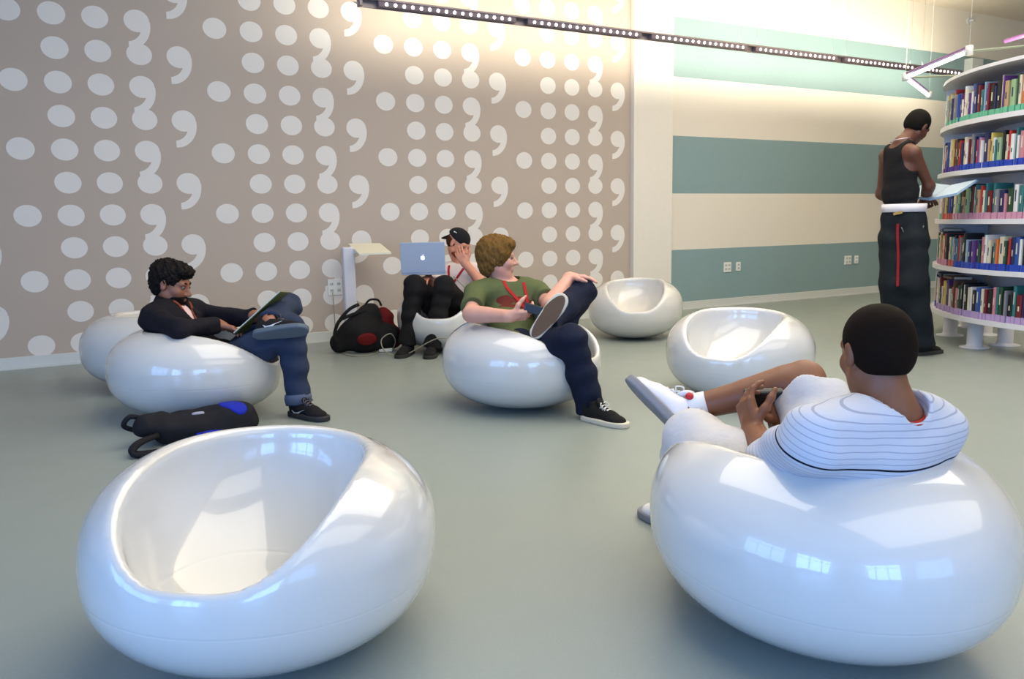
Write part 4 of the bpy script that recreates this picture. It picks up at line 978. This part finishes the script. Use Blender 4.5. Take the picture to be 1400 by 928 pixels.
# ---------------------------------------------------------------- light track along the decorated wall
def light_track():
    y, z = 6.2, 2.735
    T0 = empty('light_track', (2.1, y, z), 0, 'long suspended rail of small round spotlights running across both walls', 'light fixture')
    alu = mat('grey_anodised_rail', srgb(140, 130, 134), 0.4, metal=0.5); lens = mat('lit_lens', (1, 1, 1), 0.4, emit=(1.0, 0.95, 0.9), es=5.0); dk = mat('dark_bezel', srgb(112, 98, 108), 0.5)
    me_l = me_b = None; x = 2.12; x1 = 9.75; k = 0
    b = MB(); b.box(((x + x1) / 2, y, z + 0.028), ((x1 - x) / 2, 0.036, 0.008), bev=0.003); b.box(((x + x1) / 2, y + 0.03, z), ((x1 - x) / 2, 0.004, 0.028)); b.build('rail', alu, T0)
    b = MB(); b.box((2.10, y, z), (0.012, 0.036, 0.032), bev=0.004); b.prism([(0, 0), (-0.05, 0.0), (0, 0.02)], 0.01, Matrix(((1, 0, 0), (0, 0, 1), (0, -1, 0))), (2.10, y, z)); b.build('end_cap', alu, T0)
    x = 2.31 - 0.07
    while x < x1 - 0.2:
        L = 1.17
        hb = MB(); hb.box((x + L / 2 + 0.035, y - 0.004, z), (L / 2 + 0.03, 0.024, 0.022), bev=0.004); h = hb.build('lamp_module', dk, T0)
        for i in range(16):
            px_ = x + 0.07 + i * 0.0733
            if px_ > x1: break
            if me_l is None:
                lb = MB(); lb.lathe((0, 0, 0), [(0.014, 0.0), (0.012, -0.004), (0.002, -0.006)], 12); o = mesh_obj('lens', lb.v, lb.f, lens, None, True); me_l = o.data
                rb = MB(); rb.lathe((0, 0, 0), [(0.021, 0.004), (0.021, -0.006), (0.0145, -0.006), (0.0145, 0.004)], 12)
            else: o = mesh_obj('lens', None, None, lens, me=me_l)
            o.parent = h; o.rotation_euler = (R(-78), 0, 0)
            o.location = Vector((px_, y - 0.0285, z - 0.002)) - Vector(T0.location)
        for xx in (x + 0.05, x + L):
            if xx < x1: w = MB(); w.tube([(xx, y, z + 0.03), (xx, y, HC)], 0.0009, 5); w.build('suspension_wire', alu, T0)
        d = bpy.data.lights.new('track_light', 'AREA'); d.shape = 'RECTANGLE'; d.size = L; d.size_y = 0.05; d.energy = 17; d.color = (1.0, 0.93, 0.75)
        lo = bpy.data.objects.new('track_light', d); COL.objects.link(lo); lo.location = (x + L / 2, y, z + 0.05); lo.rotation_euler = (Vector((x + L / 2, D, z + 0.95)) - lo.location).to_track_quat('-Z', 'X').to_euler()
        lo.rotation_euler = (Vector((0, D - y, 0.38))).to_track_quat('-Z', 'Y').to_euler()
        x += 1.345; k += 1
light_track()
bx = MB(); bx.box((11.18, D - 0.06, 3.05), (0.13, 0.06, 0.10), bev=0.01); tag(bx.build('wall_box', M_base), 'small white box on the wall above the bookshelf', 'box')
sp = MB(); sp.lathe((11.1, D - 0.0, 3.66), [(0.05, 0.0), (0.05, 0.012), (0.012, 0.014), (0.012, 0.07), (0.03, 0.075), (0.03, 0.08)], 14, Matrix(((1, 0, 0), (0, 0, -1), (0, 1, 0)))); tag(sp.build('sprinkler', M_base), 'tiny sprinkler head high on the wall under the ceiling, top right', 'sprinkler')

# ---------------------------------------------------------------- polygonal ring lamp over the shelves
RL = empty('pendant_ring_lamp', (7.0, 4.4, 2.25), 0, 'thin angular ring lamp of bright tubes hanging above the bookshelf', 'lamp')
m_tube = mat('lit_tube', (1, 1, 1), 0.4, emit=(1.0, 0.98, 0.92), es=6.0); m_bar = mat('violet_grey_bar', srgb(96, 60, 110), 0.4)
V3, V1, V2, V5, V4 = (7.84, 5.30, 2.235), (6.689, 4.757, 2.25), (6.093, 3.809, 2.25), (6.385, 3.40, 2.25), (7.30, 4.30, 2.25)
for a, b in ((V3, V1), (V1, V2)):
    a, b = Vector(a), Vector(b); d = (b - a).normalized(); tb = MB(); tb.tube([a + d * 0.04, b - d * 0.04], 0.015, 10); t_ = tb.build('tube', m_tube, RL, True)
    br = MB(); up = Vector((0, 0, 0.036)); br.tube([a + up, b + up], 0.010, 6); br.build('bar', m_bar, RL)
for a, b in ((V2, V5), (V1, V4), (V5, (7.3, 3.5, 2.25)), ((7.3, 3.5, 2.25), V4)):
    br = MB(); br.tube([a, b], 0.009, 6); br.build('bar', mat('grey_green_bar', srgb(120, 130, 110), 0.4), RL)
for v in (V3, V1, V2):
    j = MB(); j.lathe(v, [(0.001, -0.03), (0.028, -0.028), (0.028, 0.04), (0.001, 0.045)], 10); j.build('joint', M_base, RL, True)
    w = MB(); w.tube([v, (v[0], v[1], HC)], 0.0009, 5); w.build('suspension_wire', M_base, RL)
area_light('ceiling_fill_uplight', (7.0, 4.6, 2.32), (7.0, 4.6, 3.7), 1.6, 1.2, 100, WARM)  # added fill light that brightens the ceiling above the ring lamp
pl = empty('pendant_lamp', (7.7, 4.4, 2.6), 0, 'short dark tube lamp at the right edge near the ceiling', 'lamp')
b = MB(); b.tube([(7.709, 4.478, 2.6), (7.60, 4.20, 2.6), (7.40, 3.6, 2.6)], 0.020, 8); b.build('tube_housing', m_bar, pl, True)
for v in ((7.6, 4.2, 2.6), (7.42, 3.65, 2.6)): w = MB(); w.tube([v, (v[0], v[1], HC)], 0.0009, 5); w.build('suspension_wire', M_base, pl)

# ---------------------------------------------------------------- curved bookshelf
SX, SY, SR = 7.33, 2.85, 1.64
TZ = [0.24, 0.606, 0.972, 1.338, 1.704, 2.07]
BS = empty('curved_bookshelf', (SX, SY, 0), 0, 'tall curved white bookshelf of five tiers on short round legs', 'bookshelf')
m_sh = mat('white_shelf_steel', srgb(222, 220, 222), 0.35)
def sector(r0, r1, z0, z1, a0, a1, n=40):
    mb = MB(); v = []; f = []
    for i in range(n + 1):
        a = R(a0 + (a1 - a0) * i / n); c, s = math.cos(a), math.sin(a)
        v += [(SX + r0 * c, SY + r0 * s, z0), (SX + r1 * c, SY + r1 * s, z0), (SX + r1 * c, SY + r1 * s, z1), (SX + r0 * c, SY + r0 * s, z1)]
    for i in range(n):
        for j in range(4): f.append((4 * i + j, 4 * i + (j + 1) % 4, 4 * i + 4 + (j + 1) % 4, 4 * i + 4 + j))
    f += [(3, 2, 1, 0), (4 * n, 4 * n + 1, 4 * n + 2, 4 * n + 3)]
    return mb.add(v, f)
for i, z in enumerate(TZ):
    s = sector(1.25, SR, z - 0.012, z + 0.012, 92, 200); s.v += []
    o = s.build('shelf_board' if i < 5 else 'top_board', m_sh, BS)
    if i < 5: sector(SR - 0.004, SR + 0.004, z - 0.020, z + 0.016, 92, 200).build('shelf_lip', m_sh, o)
sector(1.235, 1.25, TZ[0], TZ[-1] + 0.012, 92, 200).build('back_panel', m_sh, BS)
for a in (92.3, 117.0, 178.5):
    for i in range(5): sector(1.25, SR - 0.02, TZ[i] + 0.012, TZ[i + 1] - 0.012, a, a + 0.8, 1).build('upright', m_sh, BS)
for a, r_ in ((98, 1.48), (124, 1.48), (150, 1.48), (176, 1.48), (118, 1.22), (146, 1.20), (172, 1.20)):
    c, s = math.cos(R(a)), math.sin(R(a)); l = MB()
    l.lathe((SX + r_ * c, SY + r_ * s, 0), [(0.105, 0.0), (0.105, 0.008), (0.062, 0.014), (0.055, 0.03), (0.055, 0.228)], 24); l.build('leg', m_sh, BS, True)
rng = random.Random(11)
PAL = {'dark red': (110, 28, 34), 'red': (176, 44, 40), 'orange': (206, 104, 44), 'yellow': (206, 184, 92), 'cream': (212, 202, 172), 'white': (222, 220, 214), 'pale blue': (140, 168, 192), 'navy': (34, 40, 84),
       'blue': (44, 78, 150), 'teal': (48, 112, 112), 'dark green': (36, 70, 48), 'pale green': (146, 176, 130), 'brown': (92, 62, 44), 'black': (26, 24, 28), 'grey': (130, 128, 132), 'purple': (92, 56, 122), 'pink': (196, 128, 136), 'tan': (178, 148, 108)}
W8 = {'black': 3, 'cream': 3, 'white': 3, 'navy': 2, 'dark red': 2, 'brown': 2, 'grey': 2, 'teal': 1.6}
BM = {k: mat('book_cloth_' + k.replace(' ', '_'), srgb(*v), 0.5, var=0.12, scale=40) for k, v in PAL.items()}
LM = {k: mat('label_band_' + k, srgb(*v), 0.5) for k, v in {'green': (98, 176, 142), 'purple': (78, 46, 140), 'blue': (34, 66, 168), 'pink': (196, 142, 164), 'red': (196, 92, 78), 'lilac': (176, 152, 196)}.items()}
M_page = mat('page_edges', srgb(214, 206, 186), 0.8, bump=0.3, bscale=300)
M_print = mat('spine_print', srgb(216, 206, 176), 0.6)
# unit book: x thickness 0..1, y depth 0 (spine) .. 1, z 0..1
u = MB()
prof = [(0.0, 0.10), (0.06, 0.02), (0.25, 0.0), (0.75, 0.0), (0.94, 0.02), (1.0, 0.10), (1.0, 1.0), (0.90, 1.0), (0.90, 0.12), (0.10, 0.12), (0.10, 1.0), (0.0, 1.0)]
u.prism(prof, 1.0); ME_cover = None
pg = MB().box((0.5, 0.54, 0.485), (0.40, 0.43, 0.475)); lb = MB().box((0.5, 0.02, 0.5), (0.505, 0.03, 0.5)); tp = MB().box((0.5, 0.0, 0.5), (0.12, 0.008, 0.5))
meshes = {}
def inst(name, mb, m, parent=None):
    """copies share mesh data; the colour sits on the object's own slot"""
    if name not in meshes:
        o = mesh_obj(name, mb.v, mb.f, m, None, False); meshes[name] = o.data
    else: o = mesh_obj(name, None, None, None, me=meshes[name])
    o.material_slots[0].link = 'OBJECT'; o.material_slots[0].material = m
    o.parent = parent; return o
TN = ['bottom tier', 'second tier from the bottom', 'middle tier', 'second tier from the top', 'top tier']
BAND = {4: [('green', 0, 1)], 3: [('pink', 0, .12), ('purple', .12, .52), ('blue', .52, 1)], 2: [('blue', 0, .1), ('green', .1, .22), ('red', .22, .45), ('pink', .45, 1)], 1: [('pink', 0, .42), ('red', .42, .52), ('blue', .52, 1)], 0: [('blue', 0, .2), ('lilac', .2, 1)]}
books = []
for tier in range(5):
    a = 118.2; row = []
    while a < 177.5:
        t = rng.choice([0.014, 0.018, 0.022, 0.026, 0.030, 0.036, 0.044]); h = rng.uniform(0.205, 0.268) if tier < 4 else rng.uniform(0.20, 0.275)
        if rng.random() < 0.15: h = rng.uniform(0.17, 0.21)
        nm = rng.choices(list(PAL), [W8.get(k, 1) for k in PAL])[0]
        if row and row[-1][0] == nm: nm = rng.choice(list(PAL))
        row.append((nm, t, h, a, rng.uniform(0.14, 0.18), rng.uniform(-0.012, 0.006), rng.random())); a += math.degrees((t + 0.002) / 1.46)
    books.append(row)
seen = {}
for tier, row in enumerate(books):
    for i, (nm, t, h, a, dep, push, q) in enumerate(row):
        rr = SR - 0.035 + push; c = R(a + math.degrees(t / 2 / 1.46)); P = Vector((SX + rr * math.cos(c), SY + rr * math.sin(c), TZ[tier] + 0.0125))
        o = inst('book', u, BM[nm]); e1 = Vector((-math.sin(c), math.cos(c), 0)); e2 = Vector((-math.cos(c), -math.sin(c), 0))
        x_ = -e1
        M4 = Matrix((x_, e2, Vector((0, 0, 1)))).transposed(); x_ = M4.col[0]
        if M4.determinant() < 0: M4 = Matrix((e1, e2, Vector((0, 0, 1)))).transposed(); x_ = e1
        o.rotation_euler = M4.to_euler(); o.scale = (t, dep, h); o.location = P - Vector(x_) * t / 2
        inst('pages', pg, M_page, o)
        fr = (a - 118) / 50.0
        band = [b for b in BAND[tier] if b[1] <= fr < b[2]]
        bc = band[0][0] if band else BAND[tier][-1][0]
        l = inst('spine_label', lb, LM[bc], o); l.scale = (1, 1, (0.046 + 0.006 * q) / h)
        if t > 0.02: s_ = inst('spine_title', tp, M_print if nm not in ('cream', 'white', 'yellow', 'tan', 'pale green') else BM['navy'], o); s_.scale = (1, 1, 0.10 + 0.25 * q); s_.location = (0, 0, 0.42 + 0.1 * q)
        L_ = row[i - 1][0] if i else None; R_ = row[i + 1][0] if i + 1 < len(row) else None
        th = 'thick ' if t > 0.034 else ('thin ' if t < 0.017 else ''); tl = 'tall ' if h > 0.25 else ('short ' if h < 0.205 else '')
        def label(k):
            nb = 'between %s and %s' % (L_, R_) if L_ and R_ else ('at the left end' if not L_ else 'at the right end')
            where = TN[tier]
            if k == 0: return '%s%s%s book %s, %s' % (tl, th, nm, nb, where)
            return '%s%s%s book %s, %s %s' % (tl, th, nm, nb, 'left part of' if fr < 0.5 else 'right part of', where.replace(' from the', ' from'))
        lab = label(0); 
        if lab in seen: lab = label(1)
        seen[lab] = 1
        tag(o, lab, 'book', 'books on the curved shelf')
# a few books laid flat on top of the rows
for (tier, a, nm, cl) in ((1, 121.5, 'black', 'black'), (1, 126.5, 'grey', 'grey'), (0, 121, 'black', 'black'), (0, 130, 'navy', 'navy'), (0, 140, 'brown', 'brown')):
    c = R(a); top = max(h for (n_, t, h, aa, d_, p_, q_) in books[tier] if abs(aa - a) < 6)
    rr = SR - 0.04; P = Vector((SX + rr * math.cos(c), SY + rr * math.sin(c), TZ[tier] + 0.0135 + top))
    o = inst('book', u, BM[nm]); e1 = Vector((-math.sin(c), math.cos(c), 0)); e2 = Vector((-math.cos(c), -math.sin(c), 0))
    M4 = Matrix((Vector((0, 0, 1)), e2, -e1)).transposed()
    if M4.determinant() < 0: M4 = Matrix((Vector((0, 0, 1)), e2, e1)).transposed()
    o.rotation_euler = M4.to_euler(); o.scale = (0.022, 0.15, 0.21); o.location = P - M4 @ Vector((0, 0, 0.105)); inst('pages', pg, M_page, o)
    tag(o, '%s book lying flat on the row, %s, %s' % (cl, TN[tier], 'far left' if a < 124 else 'left part' if a < 133 else 'middle part'), 'book', 'books lying flat on the rows')

# ---------------------------------------------------------------- lectern by the patterned wall
LE = empty('lectern', (2.085, 6.77, 0), 0, 'slim white stand with a tilted cream top against the patterned wall', 'stand')
b = MB(); b.box((2.085, 6.77, 0.425), (0.052, 0.035, 0.415), bev=0.012); b.build('post', mat('lilac_white_post', srgb(206, 206, 214), 0.4), LE)
b = MB(); b.box((2.085, 6.77, 0.006), (0.13, 0.11, 0.006), bev=0.004); b.build('base_plate', M_base, LE)
q = [Vector(p) for p in ((2.125, 6.875, 0.868), (2.358, 6.70, 0.868), (2.365, 6.444, 0.792), (2.134, 6.60, 0.785))]
b = MB(); dn = Vector((0, 0, -0.014)); v = q + [p + dn for p in q]; b.add(v, [(0, 1, 2, 3), (7, 6, 5, 4), (0, 4, 5, 1), (1, 5, 6, 2), (2, 6, 7, 3), (3, 7, 4, 0)]); b.build('tilted_top', mat('cream_laminate', srgb(232, 226, 200), 0.3), LE)
b = MB(); b.prism([(0, 0), (0.12, 0.03), (0.12, 0.045), (0, 0.05)], 0.03, Matrix(((0.8, 0, 0.6), (-0.6, 0, 0.8), (0, 1, 0))), (2.11, 6.74, 0.775)); b.build('bracket', M_base, LE)

# ---------------------------------------------------------------- outlets and switches
def plate(name, x0, x1, z0, z1, label, cat, sockets, y=D, group=None):
    o = empty(name, ((x0 + x1) / 2, y, (z0 + z1) / 2), 0, label, cat, group)
    b = MB(); b.box(((x0 + x1) / 2, y - 0.006, (z0 + z1) / 2), ((x1 - x0) / 2, 0.006, (z1 - z0) / 2), bev=0.003); b.build('face_plate', M_plastic, o)
    for (u_, v_) in sockets:
        c = (x0 + (x1 - x0) * u_, y - 0.0125, z0 + (z1 - z0) * v_); s = MB(); s.box(c, (0.017, 0.002, 0.014), bev=0.002); so = s.build('socket', M_base, o)
        k = MB(); [k.box((c[0] + d, y - 0.0148, c[2]), (0.002, 0.0006, 0.006)) for d in (-0.006, 0.006)]; k.build('slots', M_dark, so)
plate('wall_outlet', 1.95, 2.08, 0.41, 0.555, 'white power outlet on the patterned wall beside the slim stand, cord plugged in', 'outlet', [(0.25, 0.3), (0.25, 0.7), (0.75, 0.3), (0.75, 0.7)])
plate('wall_outlet', 6.66, 6.775, 0.40, 0.515, 'larger white outlet plate of the left pair on the lowest teal stripe', 'outlet', [(0.28, 0.3), (0.28, 0.7), (0.72, 0.3), (0.72, 0.7)])
plate('wall_outlet', 6.855, 6.925, 0.405, 0.51, 'narrow white outlet plate of the left pair on the lowest teal stripe', 'outlet', [(0.5, 0.3), (0.5, 0.7)])
plate('wall_outlet', 8.76, 8.885, 0.40, 0.515, 'larger white outlet plate on the teal stripe, just left of the standing man', 'outlet', [(0.28, 0.3), (0.28, 0.7), (0.72, 0.3), (0.72, 0.7)])
plate('wall_outlet', 8.95, 9.02, 0.405, 0.51, 'narrow white outlet plate on the teal stripe, nearest the standing man', 'outlet', [(0.5, 0.3), (0.5, 0.7)])

# ---------------------------------------------------------------- bags
def backpack_black_red():
    r_ = V(0.876, -0.482, 0); fw = V(0.475, 0.868, 0); z = V(0, 0, 1); c = V(2.00, 6.18, 0.0)
    B = empty('backpack', tuple(c), 0, 'black backpack with red panels slumped on the floor beside the slim stand', 'backpack')
    bk = cloth_mat('black_nylon', (0.013, 0.012, 0.012), 0.3, 14); rd = cloth_mat('dark_red_nylon', srgb(104, 24, 24), 0.2, 20)
    A = lambda x, y, h: c + r_ * x + fw * y + z * h
    f = union([cap(A(-0.19, 0, 0.085), A(-0.02, 0.02, 0.17), 0.085, 0.14), cap(A(-0.02, 0.02, 0.17), A(0.05, 0.05, 0.30), 0.14, 0.095), cap(A(0.0, 0, 0.12), A(0.16, 0.06, 0.12), 0.115, 0.12)], 0.06)
    f = folds(f, 0.006, 20, 3.0); f = cut(f, plane(c + z * 0.002, z), 0.01); g0 = f
    sdf_obj('main_pouch', f, A(-0.35, -0.3, 0) - V(0.1, 0.1, 0.02), A(0.35, 0.35, 0.5) + V(0.1, 0.1, 0), 0.009, bk, B)
    pk = keep(grow(g0, 0.014), ell(A(0.06, -0.14, 0.12), (0.085, 0.10, 0.055)), 0.02); sdf_obj('front_pocket', pk, A(0.06, -0.14, 0.12) - 0.2, A(0.06, -0.14, 0.12) + 0.2, 0.009, rd, B)
    f2 = folds(union([cap(A(0.13, 0.14, 0.14), A(0.14, 0.16, 0.26), 0.12, 0.085), ell(A(0.2, 0.14, 0.1), (0.10, 0.09, 0.10))], 0.05), 0.007, 22, 1.0); sdf_obj('rear_pouch', cut(f2, plane(c + z * 0.002, z)), A(0.13, 0.14, 0.2) - 0.3, A(0.13, 0.14, 0.2) + 0.3, 0.009, rd, B)
    for s in (0, 1):
        t = MB(); off = 0.05 * s; pts = catmull([A(-0.02 + off, -0.03, 0.395 - off), A(-0.09, -0.07, 0.36 - off), A(-0.17, -0.10, 0.27), A(-0.21, -0.10, 0.17), A(-0.20, -0.09, 0.10)], 5); t.tube(pts, 0.014, 8); t.build('shoulder_strap', bk, B, True)
    t = MB(); t.tube(catmull([A(0.02, 0.03, 0.38), A(0.06, 0.02, 0.425), A(0.12, 0.06, 0.42), A(0.14, 0.1, 0.37)], 5), 0.009, 7); t.build('grab_handle', bk, B, True)
backpack_black_red()
def backpack_blue():
    a = V(0.23, 4.09, 0); b = V(0.69, 4.14, 0); ax = nrm(b - a); pr = V(-ax[1], ax[0], 0); z = V(0, 0, 1); c = (a + b) / 2
    B = empty('backpack', tuple(c), 0, 'black and blue backpack lying on the floor before the occupied egg chair', 'backpack')
    bk = cloth_mat('black_pack_nylon', (0.014, 0.014, 0.018), 0.3, 14); bl = cloth_mat('royal_blue_nylon', srgb(34, 46, 168), 0.15, 20)
    A = lambda x, y, h: c + ax * x + pr * y + z * h
    f = union([rbox(A(0.04, 0.02, 0.062), (0.24, 0.12, 0.062), 0.05, np.stack([ax, pr, z])), ell(A(0.19, 0.02, 0.07), (0.10, 0.12, 0.07), np.stack([ax, pr, z])), cap(A(-0.24, -0.02, 0.10), A(-0.16, 0.02, 0.09), 0.055, 0.06)], 0.05)
    f = cut(folds(f, 0.006, 22, 2.0), plane(c + z * 0.002, z), 0.01)
    sdf_obj('main_pouch', f, c - V(0.45, 0.35, 0.02), c + V(0.45, 0.35, 0.28), 0.008, bk, B)
    g = grow(f, 0.006)
    for nm, cc, rr, m in (('side_panel', A(0.17, -0.02, 0.13), (0.05, 0.10, 0.055), bl), ('piping_panel', A(-0.04, -0.13, 0.035), (0.20, 0.03, 0.016), bl)):
        sdf_obj(nm, keep(g, ell(cc, rr, np.stack([nrm(ax * 0.9 + pr * 0.3), nrm(pr * 0.9 - ax * 0.3), z])), 0.01), cc - 0.25, cc + 0.25, 0.008, m, B)
    sdf_obj('silver_tab', keep(grow(f, 0.008), ell(A(0.0, -0.03, 0.125), (0.03, 0.012, 0.03), np.stack([ax, pr, z])), 0.004), A(0, -0.03, 0.1) - 0.12, A(0, -0.03, 0.1) + 0.12, 0.005, cloth_mat('silver_tab', srgb(170, 170, 190), 0.1), B)
    for k in (0, 1):
        t = MB(); t.tube(catmull([A(-0.20, -0.08, 0.06), A(-0.30, -0.13 - 0.03 * k, 0.05), A(-0.33, -0.17 - 0.04 * k, 0.018), A(-0.22, -0.20 - 0.02 * k, 0.014), A(-0.05, -0.15, 0.02)], 6), [0.013] * 25, 8); t.build('shoulder_strap', bk, B, True)
    t = MB(); t.tube(catmull([A(-0.24, 0.0, 0.13), A(-0.30, 0.0, 0.15), A(-0.33, 0.01, 0.11), A(-0.29, 0.02, 0.08)], 6), 0.012, 8); t.build('grab_handle', bk, B, True)
backpack_blue()

# ---------------------------------------------------------------- charger and cords
m_cord = mat('pale_cord', srgb(150, 148, 128), 0.6)
b = MB(); b.box((2.16, 6.10, 0.016), (0.055, 0.035, 0.014), Matrix.Rotation(R(-28), 3, 'Z'), 0.006); tag(b.build('charger', M_plastic), 'small white laptop charger block on the floor by the backpack', 'charger')
b = MB(); b.tube(catmull([(1.985, D - 0.018, 0.44), (1.975, 6.90, 0.30), (1.97, 6.88, 0.06), (1.93, 6.80, 0.008), (1.86, 6.45, 0.006), (1.83, 6.10, 0.006), (1.90, 5.96, 0.006), (2.04, 6.02, 0.006), (2.10, 6.12, 0.014)], 8), 0.0045, 7)
tag(b.build('power_cord', m_cord, None, True), 'grey cord from the wall outlet down to the floor and charger', 'cord')
b = MB(); b.tube(catmull([(2.205, 6.07, 0.02), (2.20, 5.98, 0.10), (2.14, 5.93, 0.17), (2.07, 5.95, 0.12), (2.09, 5.90, 0.03), (2.20, 5.80, 0.008), (2.42, 5.60, 0.15), (2.62, 5.50, 0.10), (2.75, 5.53, 0.25), (2.72, 5.66, 0.47), (2.62, 5.74, 0.61)], 8), 0.0045, 7)
tag(b.build('charging_cord', m_cord, None, True), 'pale cord looping from the charger up to the laptop', 'cord')
